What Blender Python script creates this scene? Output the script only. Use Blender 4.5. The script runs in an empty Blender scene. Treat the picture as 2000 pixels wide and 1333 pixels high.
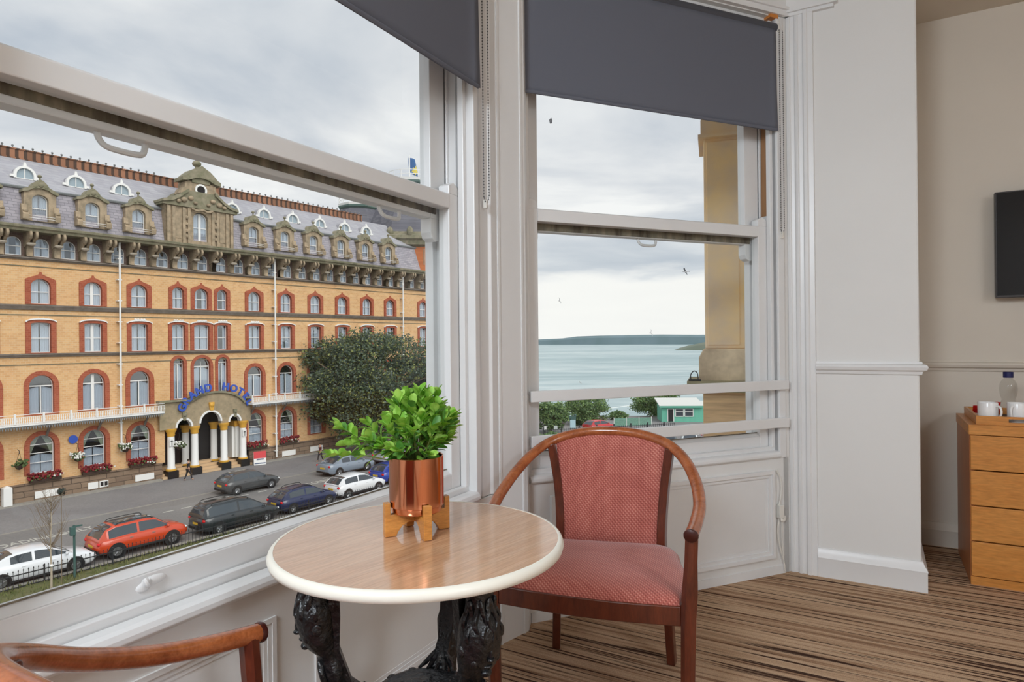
import bpy, bmesh, math, random
from mathutils import Vector, Matrix, Quaternion
random.seed(7)
SC = bpy.context.scene
COL = SC.collection
PI = math.pi
def R(d): return math.radians(d)

# ------------------------------------------------------------------ camera
F, RHO, EYE = 1250.0, 0.010, 1.14          # focal length in pixels of a 2000 px frame, roll, eye height
cam_d = bpy.data.cameras.new('camera'); cam_d.sensor_width = 36.0; cam_d.lens = F/2000*36
cam_d.clip_start = 0.05; cam_d.clip_end = 90000
cam = bpy.data.objects.new('camera', cam_d); COL.objects.link(cam)
cr, sr = math.cos(RHO), math.sin(RHO)
cam.matrix_world = Matrix(((cr, sr, 0, 0), (0, 0, -1, 0), (-sr, cr, 0, EYE), (0, 0, 0, 1)))
SC.camera = cam

# ------------------------------------------------------------------ colour management
SC.view_settings.view_transform = 'Standard'; SC.view_settings.look = 'None'
SC.view_settings.exposure = 0.0; SC.view_settings.gamma = 1.0; SC.view_settings.use_curve_mapping = False
SC.cycles.max_bounces = 10; SC.cycles.diffuse_bounces = 5; SC.cycles.glossy_bounces = 4
SC.cycles.transparent_max_bounces = 16; SC.cycles.transmission_bounces = 8
SC.cycles.caustics_reflective = False; SC.cycles.caustics_refractive = False
SC.cycles.use_denoising = True

# ------------------------------------------------------------------ node helper
def lin(c):
    c = c/255.0
    return c/12.92 if c <= 0.04045 else ((c+0.055)/1.055)**2.4
def rgb(r, g, b): return (lin(r), lin(g), lin(b), 1.0)
class NT:
    def __init__(s, tree): s.t = tree; s.n = tree.nodes; s.l = tree.links
    def new(s, kind, **kw):
        nd = s.n.new(kind)
        for k, v in kw.items():
            if k.startswith('i_'):
                key = k[2:]
                key = int(key) if key.isdigit() else key.replace('_', ' ')
                s.put(nd, key, v)
            else: setattr(nd, k, v)
        return nd
    def put(s, nd, key, v):
        sock = nd.inputs[key]
        if isinstance(v, bpy.types.NodeSocket): s.l.new(v, sock)
        elif isinstance(v, bpy.types.Node): s.l.new(v.outputs[0], sock)
        else: sock.default_value = v
    def math(s, op, a, b=0.0, c=0.0, clamp=False):
        nd = s.n.new('ShaderNodeMath'); nd.operation = op; nd.use_clamp = clamp
        s.put(nd, 0, a); s.put(nd, 1, b); s.put(nd, 2, c); return nd.outputs[0]
    def ramp(s, fac, stops, mode='LINEAR'):
        nd = s.n.new('ShaderNodeValToRGB'); nd.color_ramp.interpolation = mode
        e = nd.color_ramp.elements
        while len(e) < len(stops): e.new(0.5)
        for el, (p, c) in zip(e, stops):
            el.position = p; el.color = c if len(c) == 4 else (*c, 1)
        s.put(nd, 0, fac); return nd.outputs[0]
    def mix(s, fac, a, b, mode='MIX'):
        nd = s.n.new('ShaderNodeMixRGB'); nd.blend_type = mode
        s.put(nd, 0, fac); s.put(nd, 1, a); s.put(nd, 2, b); return nd.outputs[0]

# ------------------------------------------------------------------ world: layered overcast sky over the sea
W = bpy.data.worlds.new('overcast_sky'); SC.world = W; W.use_nodes = True
w = NT(W.node_tree); w.n.clear()
tc = w.new('ShaderNodeTexCoord'); sep = w.new('ShaderNodeSeparateXYZ', i_0=tc.outputs['Generated'])
X, Y, Z = sep.outputs
zc = w.math('ADD', w.math('MAXIMUM', Z, 0.0), 0.10)
pc = w.new('ShaderNodeCombineXYZ', i_0=w.math('DIVIDE', X, zc), i_1=w.math('DIVIDE', Y, zc))
n1 = w.new('ShaderNodeTexNoise', i_Vector=pc.outputs[0], i_Scale=0.85, i_Detail=7.0, i_Roughness=0.52, i_Distortion=0.35)
n2 = w.new('ShaderNodeTexNoise', i_Vector=pc.outputs[0], i_Scale=0.28, i_Detail=4.0, i_Roughness=0.5)
cl = w.math('ADD', w.math('MULTIPLY', n1.outputs[0], 0.6), w.math('MULTIPLY', n2.outputs[0], 0.4))
clouds = w.ramp(cl, [(0.375, rgb(180, 190, 203)), (0.435, rgb(206, 211, 218)), (0.49, rgb(226, 228, 231)), (0.55, rgb(247, 247, 246))])
# bright clear strip low over the horizon under a grey cloud bank (where the sea is)
wob = w.math('MULTIPLY', w.math('SUBTRACT', n1.outputs[0], 0.5), 0.10)
elev = w.math('ADD', Z, wob)
band = w.ramp(elev, [(0.0, (1, 1, 1)), (0.088, (1, 1, 1)), (0.105, (0, 0, 0)), (1.0, (0, 0, 0))])
bank = w.ramp(elev, [(0.088, (0, 0, 0)), (0.108, (1, 1, 1)), (0.15, (0.75, 0.75, 0.75)), (0.2, (0, 0, 0))])
seaside = w.ramp(w.math('ADD', w.math('MULTIPLY', X, 0.9), w.math('MULTIPLY', Y, 0.25)), [(0.12, (0, 0, 0)), (0.30, (1, 1, 1))])
sky = w.mix(w.math('MULTIPLY', w.math('MULTIPLY', bank, seaside), 0.75), clouds, w.mix(n1.outputs[0], rgb(160, 175, 190), rgb(218, 222, 226)))
sky = w.mix(w.math('MULTIPLY', band, w.math('ADD', 0.35, w.math('MULTIPLY', seaside, 0.6))), sky, rgb(250, 249, 245))
bg = w.new('ShaderNodeBackground', i_Color=sky, i_Strength=1.07)
w.new('ShaderNodeOutputWorld', i_Surface=bg)

# ------------------------------------------------------------------ frames of reference
KX = 1.15                                     # the street is this much larger than first surveyed; all of it scales about the eye
def frame(o, heading, z=0.0): return Matrix.Translation((o[0], o[1], z)) @ Matrix.Rotation(R(90-heading), 4, 'Z')
RF = frame((-.05, 2.41), 29.6)                # room frame: x along the big window wall, y outwards, z up
BF = frame((.093, 2.596), 67.0)               # sea window wall
HO = (-25.486*KX, 46.462*KX)
HF = frame(HO, 36.6)                          # street frame: x along the hotel front, y into the hotel
def HZ(z): return EYE + KX*(z-EYE)            # surveyed height -> scene height
GROUND = HZ(-8.66)
def street(t, n, z=None): return HF @ Vector((t*KX, -n*KX, GROUND if z is None else HZ(z)))

# ------------------------------------------------------------------ lights
def area(name, loc, rot, size, power, color=(1, 1, 1), shape='DISK', sy=None):
    d = bpy.data.lights.new(name, 'AREA'); d.shape = shape; d.size = size
    if sy: d.size_y = sy
    d.energy = power; d.color = color
    o = bpy.data.objects.new(name, d); COL.objects.link(o); o.location = loc; o.rotation_euler = rot
    return o
sd = bpy.data.lights.new('sun', 'SUN'); sd.energy = 2.1; sd.angle = R(50); sd.color = (1.0, 0.97, 0.92)
sun = bpy.data.objects.new('sun', sd); COL.objects.link(sun)
sun.rotation_euler = Vector((-0.55, 0.55, -0.63)).to_track_quat('-Z', 'Y').to_euler()
# added fill lights behind the camera: one along the window wall, one overhead
aim = (RF.to_3x3() @ Vector((1, -.22, -.42))).to_track_quat('-Z', 'Y').to_euler()
area('fill_spot', RF @ Vector((-3.45, -.62, 2.45)), aim, 0.8, 60, (0.89, 0.99, 1.085))
area('fill_overhead', RF @ Vector((-2.7, -4.3, 2.80)), (0, 0, 0), 1.0, 80, (0.90, 0.99, 1.10))

# ------------------------------------------------------------------ object helpers
def srgbmat(): pass
MATS = {}
def mat(name, col, rough=0.5, metal=0.0, spec=0.5, var=0.0, vscale=8.0, bump=0.0, bscale=60.0, coat=0.0, col2=None, stretch=None, sheen=0.0):
    """plain procedural material; var mixes in a second colour with noise"""
    m = bpy.data.materials.new(name); m.use_nodes = True; t = NT(m.node_tree); t.n.clear()
    b = t.new('ShaderNodeBsdfPrincipled', i_Roughness=rough, i_Metallic=metal)
    b.inputs['Specular IOR Level'].default_value = spec
    b.inputs['Coat Weight'].default_value = coat; b.inputs['Coat Roughness'].default_value = 0.12
    if sheen: b.inputs['Sheen Weight'].default_value = sheen
    c = col
    tco = None
    if var or bump:
        tco = t.new('ShaderNodeTexCoord').outputs['Object']
        if stretch:
            tco = t.new('ShaderNodeMapping', i_Vector=tco, i_Scale=stretch).outputs[0]
    if var:
        nz = t.new('ShaderNodeTexNoise', i_Vector=tco, i_Scale=vscale, i_Detail=5.0, i_Roughness=0.6)
        f = t.ramp(nz.outputs[0], [(0.32, (0, 0, 0)), (0.68, (1, 1, 1))])
        if col2 is None: col2 = tuple(x*(1-var) for x in col[:3])+(1,)
        c = t.mix(f, col, col2)
    t.put(b, 'Base Color', c)
    if bump:
        nb = t.new('ShaderNodeTexNoise', i_Vector=tco, i_Scale=bscale, i_Detail=4.0)
        t.put(b, 'Normal', t.new('ShaderNodeBump', i_Strength=bump, i_Distance=0.01, i_Height=nb.outputs[0]).outputs[0])
    t.new('ShaderNodeOutputMaterial', i_Surface=b)
    MATS[name] = m; return m
def emat(name, col, s):
    m = bpy.data.materials.new(name); m.use_nodes = True; t = NT(m.node_tree); t.n.clear()
    t.new('ShaderNodeOutputMaterial', i_Surface=t.new('ShaderNodeEmission', i_Color=col, i_Strength=s)); return m
def glassmat(name, tint=(0.97, 0.98, 0.98, 1), refl=0.9):
    m = bpy.data.materials.new(name); m.use_nodes = True; t = NT(m.node_tree); t.n.clear()
    fr = t.new('ShaderNodeFresnel', i_IOR=1.45)
    a = t.new('ShaderNodeBsdfTransparent', i_Color=tint); g = t.new('ShaderNodeBsdfGlossy', i_Roughness=0.0)
    mx = t.new('ShaderNodeMixShader', i_0=t.math('MULTIPLY', fr.outputs[0], t.math('MULTIPLY', t.math('SUBTRACT', 1.0, t.new('ShaderNodeNewGeometry').outputs['Backfacing']), refl)), i_1=a, i_2=g)
    t.new('ShaderNodeOutputMaterial', i_Surface=mx); return m

class MB:
    """mesh builder: collects shapes, then links them as ONE mesh object"""
    def __init__(s, M=None): s.v = []; s.f = []; s.mi = []; s.M = M
    def add(s, vs, fs, mi=0):
        b = len(s.v)
        s.v += [(s.M @ Vector(p)) if s.M else Vector(p) for p in vs]
        s.f += [tuple(i+b for i in f) for f in fs]; s.mi += [mi]*len(fs); return s
    def box(s, x0, x1, y0, y1, z0, z1, mi=0):
        v = [(x, y, z) for z in (z0, z1) for y in (y0, y1) for x in (x0, x1)]
        return s.add(v, [(0, 2, 3, 1), (4, 5, 7, 6), (0, 1, 5, 4), (2, 6, 7, 3), (0, 4, 6, 2), (1, 3, 7, 5)], mi)
    def prism(s, poly, d0, d1, axis='z', mi=0):
        """extrude a 2d polygon: axis z -> (x,y), y -> (x,z), x -> (y,z)"""
        n = len(poly)
        def P(p, d):
            return {'z': (p[0], p[1], d), 'y': (p[0], d, p[1]), 'x': (d, p[0], p[1])}[axis]
        v = [P(p, d0) for p in poly]+[P(p, d1) for p in poly]
        f = [tuple(range(n))[::-1], tuple(range(n, 2*n))]+[(i, (i+1) % n, n+(i+1) % n, n+i) for i in range(n)]
        return s.add(v, f, mi)
    def ring(s, outer, inner, d0, d1, axis='y', mi=0):
        """closed band between two matching outlines, extruded (an arch surround, a frame)"""
        n = len(outer)
        def P(p, d): return {'z': (p[0], p[1], d), 'y': (p[0], d, p[1]), 'x': (d, p[0], p[1])}[axis]
        v = [P(p, d0) for p in outer]+[P(p, d0) for p in inner]+[P(p, d1) for p in outer]+[P(p, d1) for p in inner]
        f = []
        for i in range(n):
            j = (i+1) % n
            f += [(i, j, n+j, n+i), (2*n+i, 3*n+i, 3*n+j, 2*n+j), (i, 2*n+i, 2*n+j, j), (n+i, n+j, 3*n+j, 3*n+i)]
        return s.add(v, f, mi)
    def tube(s, pts, rad, n=10, mi=0, caps=True, flat=1.0, up=None, closed=False):
        pts = [Vector(p) for p in pts]; m = len(pts)
        if not hasattr(rad, '__len__'): rad = [rad]*m
        tang = []
        for i in range(m):
            a = pts[i-1] if i > 0 else (pts[-1] if closed else pts[0])
            b = pts[i+1] if i < m-1 else (pts[0] if closed else pts[-1])
            tang.append((b-a).normalized())
        ref = Vector(up) if up else (Vector((0, 0, 1)) if abs(tang[0].z) < 0.9 else Vector((1, 0, 0)))
        v = []
        nrm = None
        for i in range(m):
            t = tang[i]
            if up or nrm is None: nrm = ref-t*ref.dot(t)
            else: nrm = nrm-t*nrm.dot(t)
            nrm.normalize(); bi = t.cross(nrm)
            for k in range(n):
                a = 2*PI*(k+0.5)/n
                v.append(pts[i]+(bi*math.cos(a)+nrm*math.sin(a)*flat)*rad[i])
        f = []
        for i in range(m if closed else m-1):
            j = (i+1) % m
            for k in range(n):
                q = (k+1) % n
                f.append((i*n+k, i*n+q, j*n+q, j*n+k))
        if caps and not closed:
            f += [tuple(range(n))[::-1], tuple(range((m-1)*n, m*n))]
        return s.add(v, f, mi)
    def lathe(s, prof, c=(0, 0, 0), n=16, mi=0, a0=0.0, sy=1.0):
        """revolve (r,z) profile about z through c"""
        v = []; f = []
        for r, z in prof:
            for k in range(n):
                a = a0+2*PI*k/n; v.append((c[0]+r*math.cos(a), c[1]+r*math.sin(a)*sy, c[2]+z))
        for i in range(len(prof)-1):
            for k in range(n):
                q = (k+1) % n; f.append((i*n+k, i*n+q, (i+1)*n+q, (i+1)*n+k))
        if prof[0][0] > 1e-5: f.append(tuple(range(n))[::-1])
        if prof[-1][0] > 1e-5: f.append(tuple(range((len(prof)-1)*n, len(prof)*n)))
        return s.add(v, f, mi)
    def ball(s, c, r, n=10, m=6, mi=0):
        rx, ry, rz = r if hasattr(r, '__len__') else (r, r, r)
        v = [(c[0], c[1], c[2]-rz)]; f = []
        for i in range(1, m):
            a = -PI/2+PI*i/m
            for k in range(n):
                b = 2*PI*k/n; v.append((c[0]+rx*math.cos(a)*math.cos(b), c[1]+ry*math.cos(a)*math.sin(b), c[2]+rz*math.sin(a)))
        v.append((c[0], c[1], c[2]+rz)); T = len(v)-1
        for k in range(n):
            q = (k+1) % n
            f.append((0, 1+q, 1+k)); f.append((T, 1+(m-2)*n+k, 1+(m-2)*n+q))
            for i in range(m-2): f.append((1+i*n+k, 1+i*n+q, 1+(i+1)*n+q, 1+(i+1)*n+k))
        return s.add(v, f, mi)
    def grid(s, fn, nu, nv, mi=0, thick=None):
        v = [fn(i/nu, j/nv) for j in range(nv+1) for i in range(nu+1)]
        f = [(j*(nu+1)+i, j*(nu+1)+i+1, (j+1)*(nu+1)+i+1, (j+1)*(nu+1)+i) for j in range(nv) for i in range(nu)]
        return s.add(v, f, mi)
    def build(s, name, mats, parent=None, M=None, smooth=40, bevel=0.0, seg=2, label=None):
        me = bpy.data.meshes.new(name)
        me.from_pydata([tuple(p) for p in s.v], [], s.f)
        if not isinstance(mats, (list, tuple)): mats = [mats]
        for m in mats: me.materials.append(m)
        if len(mats) > 1: me.polygons.foreach_set('material_index', s.mi)
        bm = bmesh.new(); bm.from_mesh(me); bmesh.ops.recalc_face_normals(bm, faces=bm.faces); bm.to_mesh(me); bm.free()
        if smooth:
            me.polygons.foreach_set('use_smooth', [True]*len(me.polygons)); me.set_sharp_from_angle(angle=R(smooth))
        me.update()
        o = bpy.data.objects.new(name, me); COL.objects.link(o)
        if parent: o.parent = parent
        if M is not None: o.matrix_local = M
        if bevel:
            b = o.modifiers.new('bevel', 'BEVEL'); b.width = bevel; b.segments = seg; b.limit_method = 'ANGLE'; b.angle_limit = R(40)
        if label: o['label'] = label
        return o
def tag(o, label, cat, group=None, kind=None):
    o['label'] = label; o['category'] = cat
    if group: o['group'] = group
    if kind: o['kind'] = kind
    return o
def struct(o, label=None):
    o['kind'] = 'structure'
    if label: o['label'] = label
    return o
def empty(name, M=None, parent=None):
    o = bpy.data.objects.new(name, None); o.empty_display_size = 0.1; COL.objects.link(o)
    if parent: o.parent = parent
    if M is not None: o.matrix_local = M
    return o
def copy_tree(o, parent=None):
    c = o.copy(); COL.objects.link(c); c.parent = parent
    for ch in list(o.children): copy_tree(ch, c)
    return c
def arc(cx, cy, r, a0, a1, n, ry=None):
    ry = r if ry is None else ry
    return [(cx+r*math.cos(R(a0+(a1-a0)*i/n)), cy+ry*math.sin(R(a0+(a1-a0)*i/n))) for i in range(n+1)]
def spline(pts, k=6):
    """Catmull-Rom through 3d points"""
    P = [Vector(p) for p in pts]; P = [P[0]*2-P[1]]+P+[P[-1]*2-P[-2]]; out = []
    for i in range(1, len(P)-2):
        for j in range(k):
            t = j/k; a, b, c, d = P[i-1], P[i], P[i+1], P[i+2]
            out.append(0.5*((2*b)+(c-a)*t+(2*a-5*b+4*c-d)*t*t+(3*b-a-3*c+d)*t**3))
    out.append(P[-2]); return out
# ================================================================== materials of the room
M_paint = mat('white_gloss_paint', rgb(229, 229, 229), 0.32, var=0.05, vscale=3)
M_wall = mat('off_white_wall_paint', rgb(226, 225, 223), 0.7, var=0.03, vscale=2, bump=0.05, bscale=25)
M_rear = mat('cream_wall_paint', rgb(214, 205, 192), 0.7, var=0.03, vscale=2)
M_ceil = mat('ceiling_paint', rgb(214, 204, 190), 0.8)
M_dirt = mat('grime', rgb(62, 54, 44), 0.9, var=0.6, vscale=22, col2=rgb(150, 140, 120), stretch=(1, 1, 0.25))
M_glass = glassmat('window_glass')
M_blind = mat('grey_blind_fabric', rgb(100, 103, 114), 0.85, bump=0.1, bscale=900)
M_tube = mat('dark_roller_tube', rgb(70, 72, 80), 0.5)
M_plast = mat('white_plastic', rgb(225, 222, 215), 0.4)
M_chain = mat('bead_chain_metal', rgb(84, 83, 84), 0.4, metal=0.5)
M_bare = mat('bare_timber', rgb(170, 125, 85), 0.6, var=0.3, vscale=30, stretch=(1, 1, 0.1))
M_orange = mat('orange_timber_block', rgb(205, 130, 60), 0.5)

# striped carpet: narrow woven stripes across the room
def carpet():
    m = bpy.data.materials.new('striped_carpet'); m.use_nodes = True; t = NT(m.node_tree); t.n.clear()
    co = t.new('ShaderNodeTexCoord').outputs['Object']
    a = t.new('ShaderNodeMapping', i_Vector=co, i_Scale=(1.0, 0.012, 0)).outputs[0]
    s1 = t.new('ShaderNodeTexNoise', i_Vector=a, i_Scale=42.0, i_Detail=2.0, i_Roughness=0.7)
    s2 = t.new('ShaderNodeTexNoise', i_Vector=t.new('ShaderNodeMapping', i_Vector=co, i_Scale=(1, .02, 0), i_Location=(3, 1, 0)).outputs[0], i_Scale=75.0, i_Detail=1.0)
    c = t.ramp(s1.outputs[0], [(0.28, rgb(112, 84, 66)), (0.38, rgb(158, 128, 104)), (0.48, rgb(190, 164, 138)), (0.60, rgb(204, 182, 156)), (0.72, rgb(164, 134, 110))])
    c = t.mix(t.ramp(s2.outputs[0], [(0.36, (1, 1, 1)), (0.44, (0, 0, 0))]), c, rgb(70, 50, 42))
    fz = t.new('ShaderNodeTexNoise', i_Vector=co, i_Scale=260.0, i_Detail=2.0)
    c = t.mix(0.35, c, t.ramp(fz.outputs[0], [(0.3, rgb(96, 74, 58)), (0.7, rgb(214, 192, 164))]), 'OVERLAY')
    b = t.new('ShaderNodeBsdfPrincipled', i_Base_Color=c, i_Roughness=0.95)
    b.inputs['Specular IOR Level'].default_value = 0.1
    t.put(b, 'Normal', t.new('ShaderNodeBump', i_Strength=0.5, i_Distance=0.004, i_Height=fz.outputs[0]).outputs[0])
    t.new('ShaderNodeOutputMaterial', i_Surface=b); return m
M_carpet = carpet()

CEIL = 2.87
XR, XP, YP0, YP1 = 2.12, 1.327, -0.955, -1.405    # rear alcove wall, pillar face and its two edges (room frame)
# ------------------------------------------------------------------ floor, ceiling, plain walls
struct(MB().box(-3.75, XR+.1, -5.1, 0.02, -0.10, 0.0).build('floor', M_carpet, M=RF, smooth=0), 'brown and beige striped carpet')
struct(MB().box(-3.75, XR+.1, -5.1, 0.35, CEIL, CEIL+0.15).build('ceiling', M_ceil, M=RF, smooth=0), 'pale plaster ceiling')
struct(MB().box(XR, XR+.12, -5.1, YP1-.01, 0, CEIL).build('wall_back', M_rear, M=RF, smooth=0), 'cream wall of the alcove')
struct(MB().box(-3.75, XR+.12, -5.22, -5.1, 0, CEIL).build('wall_right', M_rear, M=RF, smooth=0))
struct(MB().box(-3.87, -3.75, -5.22, 0.2, 0, CEIL).build('wall_front', M_wall, M=RF, smooth=0))
p = MB(); p.box(XP, XR+.12, YP1, YP0+.06, 0, CEIL)
struct(p.build('wall_pillar', M_wall, M=RF, smooth=0, bevel=.008), 'white plastered pillar beside the sea window')
# chair rails
def rail(x0, x1, y0, y1, zc, M, name, wrap=None):
    m = MB()
    prof = [(-.028, 0), (-.028, .008), (-.016, .014), (-.010, .026), (.004, .030), (.014, .024), (.020, .012), (.026, .008), (.026, 0)]
    return m, prof
def moulding(path, prof, name, material, closed=False, label=None):
    """sweep a (z, out) profile along a horizontal polyline of room-frame (x,y) points; out is to the left of travel"""
    P = [Vector((a, b)) for a, b in path]; m = MB(); k = len(prof); v = []
    for i, q in enumerate(P):
        d0 = (q-P[i-1]).normalized() if i else (P[1]-q).normalized()
        d1 = (P[i+1]-q).normalized() if i < len(P)-1 else d0
        n0 = Vector((-d0.y, d0.x)); n1 = Vector((-d1.y, d1.x)); nn = (n0+n1).normalized(); nn = nn/max(0.3, nn.dot(n0))
        for z, o in prof: v.append((q.x+nn.x*o, q.y+nn.y*o, z))
    f = []
    for i in range(len(P)-1):
        for j in range(k):
            q = (j+1) % k
            f.append((i*k+j, i*k+q, (i+1)*k+q, (i+1)*k+j))
    f += [tuple(range(k)), tuple(range((len(P)-1)*k, len(P)*k))[::-1]]
    m.add(v, f); return struct(m.build(name, material, M=RF, smooth=30), label)
def dado(z): return [(z+a, b) for a, b in [(-.030, 0), (-.030, .008), (-.016, .012), (-.010, .026), (.004, .032), (.014, .026), (.018, .012), (.028, .009), (.028, 0)]]
SK = [(0.0, 0), (0.0, .022), (.085, .022), (.092, .024), (.104, .018), (.118, .010), (.132, .006), (.134, 0)]
moulding([(XR, YP1), (XP, YP1), (XP, -.99)][::-1][::-1] if False else [(XR-.04, YP1), (XP, YP1), (XP, -.985)][::-1], [(a, -b) for a, b in dado(1.0)], 'trim_1', M_paint, label='white chair rail round the pillar')
moulding([(XR-.04, YP1), (XP, YP1), (XP, -.985)][::-1], [(a, -b) for a, b in SK], 'baseboard_pillar', M_paint, label='white skirting board round the pillar')
moulding([(XR, YP1-.03), (XR, -5.1)], [(a, -b) for a, b in dado(.985)], 'trim_2', M_rear, label='white chair rail along the alcove wall')
moulding([(XR, YP1-.03), (XR, -5.1)], [(a*0.95, -b) for a, b in SK], 'baseboard_back', M_rear, label='skirting board along the alcove wall')

# ------------------------------------------------------------------ big window wall (left)
m = MB()
m.box(-3.75, -.03, 0.0, .30, 0, .572)                      # dado under the sill
m.box(-3.75, -1.665, 0.0, .30, .572, CEIL); m.box(-1.665, -.03, 0.0, .30, 2.69, CEIL)
def panel(m, x0, x1, z0, z1, y=0.0, w=.035, d=.014):
    """raised moulding round a sunk field, on a wall facing -y"""
    for a in range(3):
        o = w*a/3; i = w*(a+1)/3; h = (d, d*.6, d*.25)[a]
        m.ring([(x0+o, z0+o), (x1-o, z0+o), (x1-o, z1-o), (x0+o, z1-o)], [(x0+i, z0+i), (x1-i, z0+i), (x1-i, z1-i), (x0+i, z1-i)], y-h, y+.01)
struct(m.build('wall_left', M_wall, M=RF, smooth=0), 'white panelled wall under the large window')
m = MB()
for x0, x1 in ((-.92, -.10), (-1.80, -1.04), (-2.70, -1.92)): panel(m, x0, x1, .15, .50, d=.005)
m.box(-3.75, -.03, -.012, 0.002, 0, .095)
struct(m.build('trim_3', M_paint, M=RF, smooth=0), 'panel mouldings under the large window')

def horn(m, x, y0, y1, z, w, up=1):
    pl = [(0, 0), (w, 0), (w, .022*up), (w*.8, .036*up), (w*.5, .044*up), (w*.2, .036*up), (0, .030*up)]
    m.prism([(x+a, z+b) for a, b in pl], y0, y1, 'y')
def sash_window(name, M, x0, x1, zs, zt, zrail, dy, label, lifts, gr=.004):
    """double-hung sash: opening x0..x1, sill zs, head zt, top of meeting rail zrail; inner sash face at y=dy"""
    root = struct(empty(name, M), label)
    st = .058                                               # stile width
    g0, g1 = x0+.012, x1-.012
    # linings, beads, outer linings, head
    m = MB()
    for s_, x in ((1, x0), (-1, x1)):
        a, b = sorted((x, x-s_*.03)); m.box(a, b, -.0, .17, zs-.03, zt)             # pulley stile
        a, b = sorted((x+s_*.020, x)); m.box(a, b, dy-.028, dy-.003, zs+.02, zt)    # staff bead
        a, b = sorted((x+s_*.012, x)); m.box(a, b, dy+.048, dy+.056, zs, zt)        # parting bead
        a, b = sorted((x+s_*.024, x-s_*.03)); m.box(a, b, dy+.106, dy+.142, zs+.02, zt)   # outer lining
    m.box(x0, x1, dy-.02, dy+.15, zt-.02, zt+.02)
    m.build('frame', M_paint, root, smooth=0, bevel=.003)
    # inner (lower) sash
    m = MB(); y0, y1 = dy, dy+.045
    m.box(g0, g0+st, y0, y1, zs+.012, zrail); m.box(g1-st, g1, y0, y1, zs+.012, zrail)
    m.box(g0+st, g1-st, y0, y1, zs+.012, zs+.072)
    m.prism([(y0, zs+.072), (y1, zs+.072), (y1-.006, zs+.088), (y0+.022, zs+.088)], g0+st, g1-st, 'x')   # bevelled glazing bar
    m.prism([(y0-.002, zrail-.053), (y1, zrail-.053), (y1, zrail), (y0+.004, zrail), (y0-.002, zrail-.004)], g0+st, g1-st, 'x')
    horn(m, g0, y0, y1, zrail-.001, st); horn(m, g1-st, y0, y1, zrail-.001, st)
    lo = m.build('lower_sash', M_paint, root, smooth=0, bevel=.003)
    MB().box(g0+st-.004, g1-st+.004, y0+.022, y0+.026, zs+.076, zrail-.05).build('pane', M_glass, lo, smooth=0)
    MB().box(g0+st, g1-st, y0+.0185, y0+.0215, zs+.0875, zs+.0905).build('putty_line', M_dirt, lo, smooth=0, label='dark weathered putty line')
    # outer (upper) sash
    m = MB(); y2, y3 = dy+.058, dy+.104; zb = zrail-.085
    m.box(g0, g0+st*1.5, y2, y3, zb, zt-.02); m.box(g1-st*1.5, g1, y2, y3, zb, zt-.02)
    m.box(g0+st*1.5, g1-st*1.5, y2, y3, zb, zb+.075); m.box(g0+st*1.5, g1-st*1.5, y2, y3, zt-.09, zt-.02)
    for x in (g0, g1-st*1.5): m.prism([(x+a*st*1.5, zb-b) for a, b in ((0, -.001), (1, -.001), (1, .03), (.85, .05), (.7, .055), (.6, .075), (.35, .08), (.1, .07), (0, .05))], y2, y3, 'y')
    up = m.build('upper_sash', M_paint, root, smooth=0, bevel=.003)
    MB().box(g0+st*1.5-.004, g1-st*1.5+.004, y2+.024, y2+.028, zb+.07, zt-.08).build('pane', M_glass, up, smooth=0)
    MB().box(g0+st, g1-st, y2-.0025, y2-.0005, zb+gr, zb+.060).build('grime_strip', M_dirt, up, smooth=0, label='dark dirty strip along the rail')
    for x in lifts:                                         # D shaped pull handles under the upper sash
        h = MB(); h.tube(spline([(x-.050, y2+.022, zb+.004), (x-.046, y2+.018, zb-.016), (x-.030, y2+.012, zb-.030), (x+.030, y2+.012, zb-.030), (x+.046, y2+.018, zb-.016), (x+.050, y2+.022, zb+.004)], 5), .0065, 8)
        h.build('pull_handle', M_paint, up)
    for x in lifts:                                         # painted over hook lifts on the bottom rail
        h = MB(); h.ball((x+.012, y0, zs+.054), (.027, .007, .010), 12, 8); h.ball((x-.010, y0, zs+.045), (.016, .005, .010), 10, 6)
        h.tube(spline([(x, y0-.002, zs+.056), (x-.006, y0-.012, zs+.052), (x-.012, y0-.015, zs+.060), (x-.014, y0-.012, zs+.066)], 3), .006, 8)
        h.build('sash_lift', M_paint, lo, bevel=.003)
    # inner stool, bead and outer sill
    m = MB(); m.box(x0-.002, x1+.002, dy-.026, dy-.004, zs-.01, zs+.022)
    m.box(x0-.0, x1, dy-.03, .012, zs-.028, zs+.002)
    m.prism([(-.016, zs-.010), (-.010, zs-.0005), (.0, zs+.004), (.03, zs+.004), (.03, zs-.028), (-.010, zs-.028), (-.017, zs-.020)], x0-.0, x1+.0, 'x')
    m.build('window_sill', M_paint, root, smooth=0, bevel=.002)
    MB().prism([(dy+.05, zs-.03), (dy+.155, zs-.03), (dy+.155, zs+.030), (dy+.05, zs+.046)], x0-.03, x1+.03, 'x').build('outer_sill', M_stone, root, smooth=0)
    return root
M_stone = mat('pale_weathered_stone', rgb(190, 182, 165), 0.9, var=0.35, vscale=30)
w1 = sash_window('window_1', RF, -1.645, -.160, .603, 2.69, 1.66, .060, 'large white sash window facing the brick building', (-1.305, -.455), gr=.016)
w2 = sash_window('window_2', BF, -.03, 1.298, .590, 2.70, 1.690, .048, 'white sash window facing the sea', (.635,))
MB().box(1.2955, 1.2985, .050, .094, 1.745, 2.66).build('bare_timber_strip', M_bare, w2, smooth=0, label='unpainted brown timber strip')
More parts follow.
